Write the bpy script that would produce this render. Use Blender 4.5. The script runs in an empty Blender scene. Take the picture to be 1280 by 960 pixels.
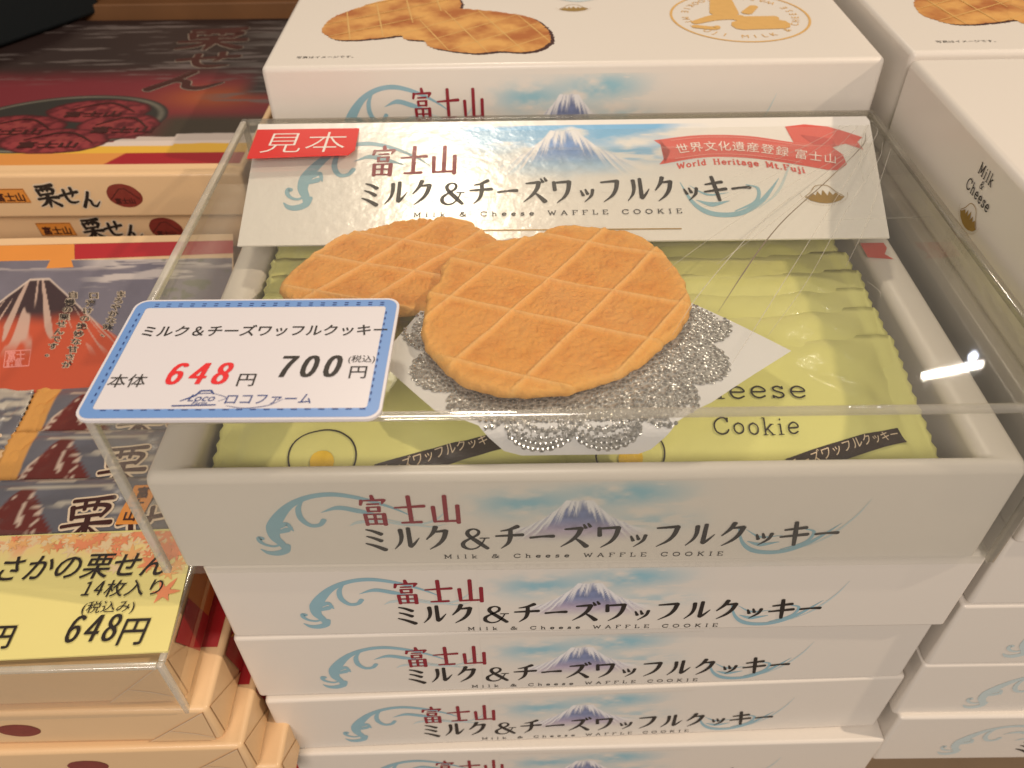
import bpy, bmesh, math, random
import numpy as np
from mathutils import Vector, Matrix
random.seed(7); rng = np.random.default_rng(7)
sc = bpy.context.scene
COL = sc.collection
R = math.radians
MM = .001

# ------------------------------------------------------------------ camera
def cam_matrix(pos, yaw, pitch, roll):
    cy, sy, cp, sp = math.cos(yaw), math.sin(yaw), math.cos(pitch), math.sin(pitch)
    f = Vector((-sy*cp, cy*cp, -sp)); r = Vector((cy, sy, 0)); u = r.cross(f)
    cr, sr = math.cos(roll), math.sin(roll)
    r2 = cr*r+sr*u; u2 = -sr*r+cr*u
    m = Matrix((r2, u2, -f)).transposed().to_4x4(); m.translation = pos
    return m
cd = bpy.data.cameras.new('camera'); cam = bpy.data.objects.new('camera', cd); COL.objects.link(cam)
cam.matrix_world = cam_matrix(Vector((-.01971, -.15125, .17471)), R(.258), R(42.98), R(-.94))
cd.sensor_width = 36; cd.lens = 1025.4/1280*36; cd.clip_start = .01; cd.clip_end = 50
cd.dof.use_dof = True; cd.dof.focus_distance = .27; cd.dof.aperture_fstop = 15
sc.camera = cam

# ------------------------------------------------------------------ world, lamps, exposure
w = bpy.data.worlds.new('World'); sc.world = w; w.use_nodes = True
bg = w.node_tree.nodes['Background']; bg.inputs[0].default_value = (1.0, .88, .76, 1); bg.inputs[1].default_value = .24
sc.view_settings.view_transform = 'Standard'; sc.view_settings.look = 'None'
sc.view_settings.exposure = -.10; sc.view_settings.gamma = 1
TARGET = Vector((0, .08, 0))
def lamp(name, direction, dist, power, size, color, shape='DISK', size_y=None, at=TARGET, spin=0):
    l = bpy.data.lights.new(name, 'AREA'); l.energy = power; l.shape = shape; l.size = size; l.color = color
    if size_y: l.size_y = size_y
    o = bpy.data.objects.new(name, l); COL.objects.link(o)
    d = Vector(direction).normalized(); o.location = at+d*dist
    o.rotation_euler = (d.to_track_quat('Z', 'Y').to_matrix() @ Matrix.Rotation(R(spin), 3, 'Z')).to_euler()
    return o
lamp('key_spot', (.74, -.17, .65), 2.0, 21.0, .045, (1, .80, .60))
lamp('glare_spot', (-.0765, .5387, .839), 1.7, 10.5, .20, (1, .86, .68), at=Vector((-.0435, .1146, .016)))
lamp('front_fill', (-.12, -.80, .58), 2.0, 26.0, .8, (1, .87, .77))  # unseen soft fill, added in front to brighten the front faces
lamp('cool_spot', (.4860, .6500, .5840), 1.5, .03, .010, (.72, .80, 1), at=Vector((.1150, .0330, .026)))
lamp('tube_lamp', (.470, .652, .595), 1.5, .22, .10, (1, .93, .82), 'RECTANGLE', .0045, spin=35, at=Vector((.0977, .0117, .026)))

# ------------------------------------------------------------------ materials
def mat(name, color, rough=.5, spec=.5, metal=0, coat=0, bump=0, bscale=300, var=0, vscale=40, coat_rough=.1, detail=3):
    m = bpy.data.materials.new(name); m.use_nodes = True; nt = m.node_tree; n = nt.nodes; L = nt.links
    b = n['Principled BSDF']
    b.inputs['Base Color'].default_value = (*color, 1); b.inputs['Roughness'].default_value = rough
    b.inputs['Specular IOR Level'].default_value = spec; b.inputs['Metallic'].default_value = metal
    b.inputs['Coat Weight'].default_value = coat; b.inputs['Coat Roughness'].default_value = coat_rough
    tc = n.new('ShaderNodeTexCoord')
    if bump:
        t = n.new('ShaderNodeTexNoise'); t.inputs['Scale'].default_value = bscale; t.inputs['Detail'].default_value = detail
        L.new(tc.outputs['Object'], t.inputs['Vector'])
        bp = n.new('ShaderNodeBump'); bp.inputs['Strength'].default_value = bump; bp.inputs['Distance'].default_value = .0006
        L.new(t.outputs[0], bp.inputs['Height']); L.new(bp.outputs[0], b.inputs['Normal'])
        if coat: L.new(bp.outputs[0], b.inputs['Coat Normal'])
    if var:
        t = n.new('ShaderNodeTexNoise'); t.inputs['Scale'].default_value = vscale; t.inputs['Detail'].default_value = 5
        L.new(tc.outputs['Object'], t.inputs['Vector'])
        mx = n.new('ShaderNodeMix'); mx.data_type = 'RGBA'
        mx.inputs[6].default_value = (*[c*(1-var) for c in color], 1); mx.inputs[7].default_value = (*[min(1, c*(1+var)) for c in color], 1)
        L.new(t.outputs[0], mx.inputs[0]); L.new(mx.outputs[2], b.inputs['Base Color'])
    return m
def paintmat(name, rough=.4, spec=.5, coat=0, bump=0, bscale=200, coat_rough=.1, var=0):
    m = mat(name, (.5, .5, .5), rough, spec, 0, coat, bump, bscale, coat_rough=coat_rough); nt = m.node_tree
    a = nt.nodes.new('ShaderNodeVertexColor'); a.layer_name = 'Col'
    nt.links.new(a.outputs[0], nt.nodes['Principled BSDF'].inputs['Base Color'])
    return m
PAPER = (.735, .685, .62)
M = dict(
    paper=mat('white_card', PAPER, .42, .4, coat=.25, coat_rough=.22, bump=.10, bscale=60),
    inner=mat('white_board', (.74, .70, .60), .6, .3, var=.05, vscale=30, bump=.1, bscale=120),
    black=mat('black_ink', (.022, .016, .013), .45, .4),
    red=mat('dark_red_ink', (.26, .018, .03), .45, .4),
    swirl=mat('pale_blue_ink', (.27, .45, .53), .45, .4, var=.08, vscale=200),
    swirl_l=mat('pale_blue_ink_light', (.52, .61, .62), .45, .4, var=.08, vscale=200),
    gold=mat('gold_ink', (.36, .22, .05), .4, .5, metal=.25, var=.1, vscale=300),
    amber=mat('amber_ink', (.66, .40, .13), .45, .4, var=.1, vscale=300),
    paint=paintmat('printed_picture', .42, .4, coat=.25, coat_rough=.22, bump=.10, bscale=60),
    dullpaint=paintmat('printed_paper', .55, .3, bump=.08, bscale=90),
    glosspaint=paintmat('printed_film', .28, .5, coat=.3, bump=.25, bscale=110),
    card=mat('glossy_card', (.78, .75, .70), .3, .5, coat=.7, coat_rough=.17, bump=.30, bscale=210, detail=5),
    cardpaint=paintmat('glossy_card_picture', .3, .5, coat=.7, coat_rough=.17, bump=.30, bscale=210),
    ribbon=mat('coral_ink', (.66, .10, .075), .35, .5, coat=.4, var=.06),
    ribbon_d=mat('deep_coral_ink', (.50, .06, .05), .35, .5, coat=.4),
    white=mat('white_ink', (.82, .76, .70), .4, .4),
    sticker=mat('red_sticker', (.68, .03, .025), .4, .4, coat=.2),
    tagw=mat('white_laminate', (.74, .71, .74), .3, .5, coat=.3, coat_rough=.15, bump=.05, bscale=80),
    blue=mat('blue_border', (.16, .32, .68), .35, .5, coat=.3, var=.05, vscale=80),
    navy=mat('navy_ink', (.02, .05, .22), .45, .4),
    pricered=mat('red_ink', (.75, .02, .025), .45, .4),
    sachet=mat('pale_green_film', (.70, .69, .26), .22, .5, coat=.5, coat_rough=.12, bump=.5, bscale=80, var=.05, vscale=25),
    sband=mat('dark_brown_film', (.035, .02, .015), .3, .5, coat=.3),
    goldfoil=mat('gold_foil', (.75, .48, .10), .25, .5, metal=.8),
    yellowdot=mat('yellow_ink', (.75, .50, .03), .4, .4),
    doily=mat('white_paper', (.74, .74, .76), .5, .4, bump=.08, bscale=100),
    beige=mat('cream_wrapping_paper', (.76, .52, .29), .5, .35, coat=.15, bump=.2, bscale=35, var=.05, vscale=30),
    beige_d=mat('cream_paper_fold', (.74, .50, .275), .5, .35, coat=.15, bump=.2, bscale=45),
    signy=mat('yellow_card', (.78, .70, .27), .4, .4, coat=.25, var=.04, vscale=20),
    orange=mat('orange_print', (.72, .27, .045), .45, .4, coat=.15, var=.06),
    crimson=mat('crimson_print', (.42, .015, .02), .4, .4, coat=.2, var=.08),
    yellow=mat('yellow_print', (.72, .40, .05), .45, .4, coat=.15),
    maroon=mat('chestnut_print', (.22, .035, .025), .4, .4, var=.25, vscale=250),
    maroon_d=mat('chestnut_dark_print', (.05, .012, .010), .45, .4),
    cream=mat('cream_ink', (.72, .58, .42), .45, .4),
    scr_dark=mat('dark_scratch', (.22, .18, .13), .4, .4),
    gray_ink=mat('dull_cream_ink', (.30, .25, .20), .5, .3),
    pink=mat('pink_stamp_ink', (.75, .28, .24), .45, .4),
    wood=mat('brown_shelf_board', (.16, .075, .03), .55, .3, var=.25, vscale=30),
    dark=mat('black_display_block', (.006, .009, .011), .6, .25),
    shelf=mat('shelf_surface', (.35, .25, .16), .5, .3, var=.1),
)
def cookie_mat(name):
    m = paintmat(name, .62, .3); nt = m.node_tree; n = nt.nodes; L = nt.links; b = n['Principled BSDF']
    tc = n.new('ShaderNodeTexCoord')
    def noise(s, d):
        t = n.new('ShaderNodeTexNoise'); t.inputs['Scale'].default_value = s; t.inputs['Detail'].default_value = d
        L.new(tc.outputs['Object'], t.inputs['Vector']); return t
    a = noise(420, 6); b2 = noise(130, 4)
    ad = n.new('ShaderNodeMath'); ad.operation = 'ADD'; L.new(a.outputs[0], ad.inputs[0]); L.new(b2.outputs[0], ad.inputs[1])
    bp = n.new('ShaderNodeBump'); bp.inputs['Strength'].default_value = .6; bp.inputs['Distance'].default_value = .0012
    L.new(ad.outputs[0], bp.inputs['Height']); L.new(bp.outputs[0], b.inputs['Normal'])
    b.inputs['Subsurface Weight'].default_value = .08; b.inputs['Subsurface Radius'].default_value = (.003, .0015, .0006)
    b.inputs['Subsurface Scale'].default_value = .5
    return m
M['cookie'] = cookie_mat('baked_waffle')
def cookie_print():
    m = mat('cookie_print', (.62, .30, .075), .42, .4, coat=.2); nt = m.node_tree; n = nt.nodes; L = nt.links
    tc = n.new('ShaderNodeTexCoord'); t = n.new('ShaderNodeTexNoise'); t.inputs['Scale'].default_value = 75; t.inputs['Detail'].default_value = 7
    L.new(tc.outputs['Object'], t.inputs['Vector'])
    r = n.new('ShaderNodeValToRGB'); L.new(t.outputs[0], r.inputs[0])
    r.color_ramp.elements[0].position = .36; r.color_ramp.elements[0].color = (.42, .13, .022, 1)
    r.color_ramp.elements[1].position = .62; r.color_ramp.elements[1].color = (.72, .38, .10, 1)
    L.new(r.outputs[0], n['Principled BSDF'].inputs['Base Color']); return m
M['cookprint'] = cookie_print()
def acrylic(name, tint, film, rough=.03, base=.05):
    m = bpy.data.materials.new(name); m.use_nodes = True; nt = m.node_tree; n = nt.nodes; L = nt.links
    n.remove(n['Principled BSDF']); out = n['Material Output']
    tr = n.new('ShaderNodeBsdfTransparent'); tr.inputs[0].default_value = (*tint, 1)
    gl = n.new('ShaderNodeBsdfGlossy'); gl.inputs[0].default_value = (1, 1, 1, 1); gl.inputs['Roughness'].default_value = rough
    lw = n.new('ShaderNodeLayerWeight'); lw.inputs[0].default_value = .5
    p = n.new('ShaderNodeMath'); p.operation = 'POWER'; p.inputs[1].default_value = 5; L.new(lw.outputs['Facing'], p.inputs[0])
    ma = n.new('ShaderNodeMath'); ma.operation = 'MULTIPLY_ADD'; ma.inputs[1].default_value = .9; ma.inputs[2].default_value = base
    L.new(p.outputs[0], ma.inputs[0])
    mx = n.new('ShaderNodeMixShader'); L.new(ma.outputs[0], mx.inputs[0]); L.new(tr.outputs[0], mx.inputs[1]); L.new(gl.outputs[0], mx.inputs[2])
    last = mx
    if film:
        tc = n.new('ShaderNodeTexCoord'); tx = n.new('ShaderNodeTexNoise'); tx.inputs['Scale'].default_value = 22; tx.inputs['Detail'].default_value = 7; tx.inputs['Distortion'].default_value = 1.2
        L.new(tc.outputs['Object'], tx.inputs['Vector'])
        mr = n.new('ShaderNodeMapRange'); mr.inputs[1].default_value = .42; mr.inputs[2].default_value = .72; mr.inputs[3].default_value = film*.55; mr.inputs[4].default_value = film*(2.6 if film < .1 else 1.3)
        L.new(tx.outputs[0], mr.inputs[0])
        df = n.new('ShaderNodeBsdfDiffuse'); df.inputs[0].default_value = (.78, .74, .66, 1)
        m2 = n.new('ShaderNodeMixShader'); L.new(mr.outputs[0], m2.inputs[0])
        L.new(mx.outputs[0], m2.inputs[1]); L.new(df.outputs[0], m2.inputs[2]); last = m2
    L.new(last.outputs[0], out.inputs[0]); return m
M['acrylic'] = acrylic('clear_acrylic', (.99, .99, .975), .009, .03, .06)
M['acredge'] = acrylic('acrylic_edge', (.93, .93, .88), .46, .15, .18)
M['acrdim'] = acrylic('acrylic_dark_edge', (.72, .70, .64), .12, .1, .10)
M['crease'] = acrylic('acrylic_scratch', (.80, .78, .70), .45, .1, .15)
def lace_mat():
    m = mat('silver_lace', (.55, .54, .52), .26, .5, metal=.45); nt = m.node_tree; n = nt.nodes; L = nt.links; b = n['Principled BSDF']
    tc = n.new('ShaderNodeTexCoord'); v = n.new('ShaderNodeTexVoronoi'); v.inputs['Scale'].default_value = 780
    L.new(tc.outputs['Object'], v.inputs['Vector'])
    bp = n.new('ShaderNodeBump'); bp.inputs['Strength'].default_value = .8; bp.inputs['Distance'].default_value = .0007; bp.invert = True
    L.new(v.outputs['Distance'], bp.inputs['Height']); L.new(bp.outputs[0], b.inputs['Normal'])
    r = n.new('ShaderNodeValToRGB'); L.new(v.outputs['Distance'], r.inputs[0])
    r.color_ramp.elements[0].color = (.15, .145, .14, 1); r.color_ramp.elements[1].color = (.60, .59, .58, 1); r.color_ramp.elements[1].position = .7
    L.new(r.outputs[0], b.inputs['Base Color']); return m
M['lace'] = lace_mat()

# ------------------------------------------------------------------ object helpers
def thing(name, label, cat, loc=(0, 0, 0), rot=(0, 0, 0), group=None):
    o = bpy.data.objects.new(name, None); COL.objects.link(o); o.empty_display_size = .01
    o.location = loc; o.rotation_euler = rot; o['label'] = label; o['category'] = cat
    if group: o['group'] = group
    return o
def link(name, me, m, parent=None, smooth=False):
    me.materials.clear(); me.materials.append(m)
    if smooth:
        for p in me.polygons: p.use_smooth = True
    o = bpy.data.objects.new(name, me); COL.objects.link(o)
    if parent: o.parent = parent
    return o
def pyd(name, v, f, m, parent=None, smooth=False):
    me = bpy.data.meshes.new(name); me.from_pydata([tuple(map(float, p)) for p in v], [], f); me.update()
    return link(name, me, m, parent, smooth)
def dup(root, loc, rot, label, group=None):
    r = root.copy(); COL.objects.link(r); r.location = loc; r.rotation_euler = rot; r['label'] = label
    if group: r['group'] = group
    for ch in list(root.children):
        c = ch.copy(); COL.objects.link(c); c.parent = r
        for g in list(ch.children):
            d = g.copy(); COL.objects.link(d); d.parent = c
    return r
def bevel_box(x0, x1, y0, y1, z0, z1, bev, seg=3):
    bm = bmesh.new(); bmesh.ops.create_cube(bm, size=1)
    for v in bm.verts:
        v.co = Vector(((x0+x1)/2+v.co.x*(x1-x0), (y0+y1)/2+v.co.y*(y1-y0), (z0+z1)/2+v.co.z*(z1-z0)))
    if bev: bmesh.ops.bevel(bm, geom=list(bm.edges), offset=bev, segments=seg, affect='EDGES', profile=.5)
    return bm
def bm_obj(name, bm, m, parent=None, smooth_angle=True):
    me = bpy.data.meshes.new(name); bm.to_mesh(me); bm.free()
    o = link(name, me, m, parent)
    if smooth_angle:
        me.shade_smooth(); me.set_sharp_from_angle(angle=R(50)); me.update()
        big = {}
        for p in me.polygons:
            if p.area > 1.2e-3:
                for v in p.vertices:
                    if v not in big or big[v][0] < p.area: big[v] = (p.area, p.normal.copy())
        if big and len(me.vertices) > 8:
            me.normals_split_custom_set_from_vertices([tuple(big[v.index][1]) if v.index in big else tuple(v.normal) for v in me.vertices])
    return o
def box(name, x0, x1, y0, y1, z0, z1, m, parent=None, bev=.0015, seg=3):
    return bm_obj(name, bevel_box(x0, x1, y0, y1, z0, z1, bev, seg), m, parent)
def plates(name, lst, m, parent=None, bev=.0):
    bm = bmesh.new()
    for a in lst:
        b = bevel_box(*a, bev, 1); me = bpy.data.meshes.new('t'); b.to_mesh(me); b.free(); bm.from_mesh(me); bpy.data.meshes.remove(me)
    return bm_obj(name, bm, m, parent, False)
# ---- flat artwork: lists of (verts2d, faces, lift)
def catmull(pts, ws, n=8):
    P = np.array(pts, float); Wd = np.array(ws, float)
    if len(P) < 3: n = 4
    PP = np.vstack([2*P[0]-P[1], P, 2*P[-1]-P[-2]]); out = []; wo = []
    for i in range(len(P)-1):
        p0, p1, p2, p3 = PP[i:i+4]
        for k in range(n):
            t = k/n
            out.append(.5*((2*p1)+(-p0+p2)*t+(2*p0-5*p1+4*p2-p3)*t*t+(-p0+3*p1-3*p2+p3)*t**3)); wo.append(Wd[i]*(1-t)+Wd[i+1]*t)
    out.append(P[-1]); wo.append(Wd[-1])
    return np.array(out), np.array(wo)
def stroke(pts, ws, lift=0., cap=True, n=8):
    P, Wd = catmull(pts, ws, n)
    T = np.gradient(P, axis=0); T /= np.linalg.norm(T, axis=1)[:, None]+1e-12
    N = np.stack([-T[:, 1], T[:, 0]], 1)
    a = P+N*Wd[:, None]/2; b = P-N*Wd[:, None]/2
    v = []; f = []; k = len(P)
    if cap:
        a = np.vstack([a[0]-T[0]*Wd[0]*.3, a, a[-1]+T[-1]*Wd[-1]*.3]) if False else a
    v = list(map(tuple, a))+list(map(tuple, b))
    for i in range(k-1): f.append((i, k+i, k+i+1, i+1))
    if cap:
        for e, s in ((0, -1), (k-1, 1)):
            if Wd[e] <= 0: continue
            c0 = len(v)
            for j in range(1, 4):
                ang = math.pi*j/4
                v.append(tuple(P[e]+N[e]*Wd[e]/2*math.cos(ang)+s*T[e]*Wd[e]*.36*math.sin(ang)))
            ids = [e, c0, c0+1, c0+2, k+e]
            f.append(tuple(ids if s > 0 else ids[::-1]))
    return (v, f, lift)
def poly(pts, lift=0.):
    return (list(pts), [tuple(range(len(pts)))], lift)
def disc(cx, cy, rx, ry, lift=0., n=32, ang=0, wob=0, seed=0):
    r = np.random.default_rng(seed); ph = r.uniform(0, 6.28, 6)
    v = []
    for i in range(n):
        t = 2*math.pi*i/n
        k = 1+wob*(math.sin(3*t+ph[0])+.7*math.sin(5*t+ph[1])+.6*math.sin(9*t+ph[2])+.4*math.sin(17*t+ph[3]))
        x, y = rx*k*math.cos(t), ry*k*math.sin(t)
        v.append((cx+x*math.cos(ang)-y*math.sin(ang), cy+x*math.sin(ang)+y*math.cos(ang)))
    return (v, [tuple(range(n))], lift)
def ring(cx, cy, rx, ry, wd, lift=0., n=64, a0=0, a1=2*math.pi):
    v = []; f = []
    for i in range(n+1):
        t = a0+(a1-a0)*i/n
        v += [(cx+(rx-wd/2)*math.cos(t), cy+(ry-wd/2)*math.sin(t)), (cx+(rx+wd/2)*math.cos(t), cy+(ry+wd/2)*math.sin(t))]
        if i: f.append((2*i-2, 2*i-1, 2*i+1, 2*i))
    return (v, f, lift)
def text(body, x, y, size, lift=0., shear=0, bold=0, sx=1., ang=0, align='LEFT', space=1.):
    c = bpy.data.curves.new('t', 'FONT'); c.body = body; c.size = 1; c.shear = shear; c.offset = bold; c.align_x = align
    c.resolution_u = 3; c.space_character = space
    o = bpy.data.objects.new('t', c); COL.objects.link(o)
    bpy.context.view_layer.update()
    me = bpy.data.meshes.new_from_object(o); bpy.data.objects.remove(o); bpy.data.curves.remove(c)
    ca, sa = math.cos(ang), math.sin(ang); v = []
    for q in me.vertices:
        a, b = q.co.x*size*sx, q.co.y*size
        v.append((x+a*ca-b*sa, y+a*sa+b*ca))
    f = [tuple(p.vertices) for p in me.polygons]
    bpy.data.meshes.remove(me)
    return (v, f, lift)
def digits(body, x, y, size, adv, bold=.03, shear=.12, sx=.62):
    out = []
    for i, ch in enumerate(body):
        v, f, l = text(chr(ord(ch)+0xFEE0), 0, 0, size)
        for k in (-1, 0, 1) if bold else (0,):
            out.append(([((a-size*.5)*sx+b*shear+x+adv*(i+.5)+k*bold*size, b+y) for a, b in v], f, 0))
            if bold: out.append(([((a-size*.5)*sx+b*shear+x+adv*(i+.5)+k*bold*size, b+y+bold*size*.5) for a, b in v], f, 0))
    return out
def xf(art, sx=1, sy=1, dx=0, dy=0, ang=0, dl=0, shear=0):
    ca, sa = math.cos(ang), math.sin(ang); out = []
    for v, f, l in art:
        out.append(([((x*sx+y*shear)*ca-y*sy*sa+dx, (x*sx+y*shear)*sa+y*sy*ca+dy) for x, y in v], f, l+dl))
    return out
def frame(o, u, v):
    o, u, v = Vector(o), Vector(u).normalized(), Vector(v).normalized(); n = u.cross(v)
    return lambda x, y, l: o+u*(x*MM)+v*(y*MM)+n*l
STEP = 2e-6
def art(name, items, fr, m, parent=None, lift=.00012):
    V = []; F = []
    for k, (v, f, l) in enumerate(items):
        b = len(V)
        for x, y in v: V.append(tuple(fr(x, y, lift+l+k*STEP)))
        for q in f: F.append(tuple(b+i for i in q))
    o = pyd(name, V, F, m, parent)
    # faces towards the frame's normal
    return o
def subdiv_quad(x0, x1, y0, y1, nx, ny, fn):
    V = []; F = []
    for j in range(ny+1):
        for i in range(nx+1):
            V.append(fn(x0+(x1-x0)*i/nx, y0+(y1-y0)*j/ny))
    for j in range(ny):
        for i in range(nx):
            a = j*(nx+1)+i; F.append((a, a+1, a+nx+2, a+nx+1))
    return V, F
def painted(name, x0, x1, y0, y1, nx, ny, colfn, fr, m, parent=None, lift=.00006):
    X, Y = np.meshgrid(np.linspace(x0, x1, nx+1), np.linspace(y0, y1, ny+1))
    C = colfn(X, Y)
    V, F = subdiv_quad(x0, x1, y0, y1, nx, ny, lambda x, y: fr(x, y, lift))
    o = pyd(name, V, F, m, parent); setcol(o.data, C.reshape(-1, 3)); return o
def setcol(me, C):
    a = me.color_attributes.new('Col', 'FLOAT_COLOR', 'POINT')
    a.data.foreach_set('color', np.hstack([np.clip(C, 0, 1), np.ones((len(C), 1))]).astype(np.float32).ravel())
# ---- numpy noise
_T = rng.random((64, 64))
def vnoise(x, y):
    xi = np.floor(x).astype(int); yi = np.floor(y).astype(int); fx = x-xi; fy = y-yi
    fx = fx*fx*(3-2*fx); fy = fy*fy*(3-2*fy); g = lambda a, b: _T[a % 64, b % 64]
    return (g(xi, yi)*(1-fx)+g(xi+1, yi)*fx)*(1-fy)+(g(xi, yi+1)*(1-fx)+g(xi+1, yi+1)*fx)*fy
def fbm(x, y, o=4):
    s = 0; a = .5
    for k in range(o): s = s+a*vnoise(x*2**k+17.3*k, y*2**k+9.1*k); a *= .5
    return s/(1-.5**o)
def sm(a, b, x):
    t = np.clip((x-a)/(b-a), 0, 1); return t*t*(3-2*t)
def mixc(c, col, k):
    return c*(1-k[..., None])+np.array(col)*k[..., None]

# ------------------------------------------------------------------ brush glyphs in a 100 x 100 box, y down
GL = {
 'mi': [([(24, 14), (48, 20), (78, 33)], [4, 7, 10]), ([(22, 41), (46, 48), (74, 60)], [4, 7, 10]), ([(14, 70), (46, 80), (84, 97)], [4, 8, 11])],
 'ru': [([(34, 16), (35, 45), (27, 70), (6, 94)], [9, 8, 6, 2]), ([(62, 10), (62, 82)], [8, 9]), ([(62, 84), (76, 74), (96, 50)], [10, 6, 2])],
 'ku': [([(44, 6), (32, 30), (8, 56)], [10, 8, 3]), ([(38, 26), (78, 22)], [5, 9]), ([(78, 22), (68, 52), (48, 76), (16, 97)], [10, 9, 7, 2])],
 'chi': [([(78, 8), (52, 20), (22, 26)], [10, 7, 3]), ([(6, 46), (94, 42)], [5, 9]), ([(54, 22), (53, 52), (45, 76), (22, 97)], [8, 9, 7, 2])],
 'bar': [([(8, 54), (50, 50), (92, 49)], [7, 6, 10])],
 'zu': [([(18, 22), (70, 18)], [5, 9]), ([(70, 18), (60, 45), (38, 70), (6, 93)], [10, 9, 7, 2]), ([(54, 60), (72, 74), (92, 93)], [4, 8, 11]), ([(78, 4), (86, 18)], [4, 7]), ([(92, 0), (100, 13)], [4, 7])],
 'wa': [([(18, 18), (21, 50)], [8, 9]), ([(18, 21), (84, 17)], [6, 9]), ([(84, 17), (77, 50), (60, 76), (28, 98)], [10, 9, 7, 2])],
 'tsu': [([(22, 44), (33, 66)], [5, 9]), ([(46, 39), (56, 60)], [5, 9]), ([(84, 40), (74, 68), (38, 96)], [9, 8, 2])],
 'fu': [([(12, 22), (82, 17)], [5, 9]), ([(82, 17), (74, 48), (55, 74), (18, 97)], [10, 9, 7, 2])],
 'ki': [([(14, 36), (82, 27)], [5, 9]), ([(6, 64), (94, 54)], [5, 9]), ([(44, 6), (52, 50), (60, 98)], [8, 9, 7])],
 'tomi': [([(50, 1), (52, 12)], [6, 8]), ([(17, 16), (12, 31)], [7, 5]), ([(17, 17), (86, 15)], [4, 6]), ([(86, 15), (78, 28)], [8, 3]), ([(32, 29), (68, 28)], [4, 5]),
          ([(32, 39), (33, 53)], [6, 6]), ([(32, 39), (68, 38)], [4, 4]), ([(67, 38), (66, 53)], [7, 6]), ([(33, 52), (66, 52)], [4, 4]),
          ([(20, 62), (22, 98)], [7, 7]), ([(20, 62), (80, 61)], [4, 4]), ([(79, 61), (79, 98)], [8, 8]), ([(50, 62), (50, 95)], [6, 6]), ([(22, 78), (78, 78)], [4, 4]), ([(22, 95), (78, 95)], [4, 4])],
 'shi': [([(4, 42), (96, 37)], [4, 8]), ([(50, 3), (51, 94)], [8, 8]), ([(20, 95), (82, 93)], [5, 7])],
 'yama': [([(50, 3), (50, 92)], [8, 8]), ([(12, 40), (14, 93)], [8, 7]), ([(14, 92), (88, 90)], [5, 6]), ([(88, 36), (88, 98)], [8, 8])],
 'amp': [([(92, 96), (62, 66), (30, 32), (30, 12), (48, 3), (64, 12), (60, 30), (36, 46), (12, 66), (12, 86), (32, 98), (56, 92), (74, 70), (84, 48)], [10, 13, 11, 9, 5, 7, 8, 6, 10, 11, 6, 5, 4, 4]), ([(68, 46), (98, 46)], [4, 4])],
 'kuri': [([(12, 12), (50, 9), (88, 4)], [9, 8, 12]), ([(36, 10), (38, 30)], [9, 8]), ([(60, 8), (58, 30)], [9, 8]), ([(14, 24), (20, 50)], [11, 9]), ([(16, 27), (60, 20), (84, 24), (74, 44)], [7, 9, 12, 7]), ([(20, 46), (74, 40)], [8, 8]),
          ([(4, 64), (50, 58), (97, 56)], [8, 8, 12]), ([(50, 44), (51, 70), (47, 98)], [12, 12, 5]), ([(46, 64), (30, 82), (6, 94)], [8, 9, 4]), ([(58, 66), (76, 80), (96, 92)], [5, 10, 12])],
 'se': [([(2, 52), (40, 42), (98, 30)], [11, 9, 12]), ([(68, 8), (70, 40), (62, 58)], [12, 10, 5]), ([(30, 18), (32, 58), (44, 84), (66, 88), (88, 82)], [11, 12, 12, 10, 5])],
 'n': [([(52, 6), (36, 44), (8, 96)], [11, 11, 13]), ([(12, 88), (34, 54), (50, 58), (54, 82), (72, 90), (97, 62)], [5, 8, 11, 11, 10, 3])],
}
def glyph(k, x, y, w, h, bold=1., grow=0.):   # x,y = lower left in mm, y up
    out = []
    for pts, ws in GL[k]:
        P = [(x+px/100*w, y+(100-py)/100*h) for px, py in pts]
        s = (w+h)/200
        out.append(stroke(P, [v*s*bold+grow for v in ws]))
    return out

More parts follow.
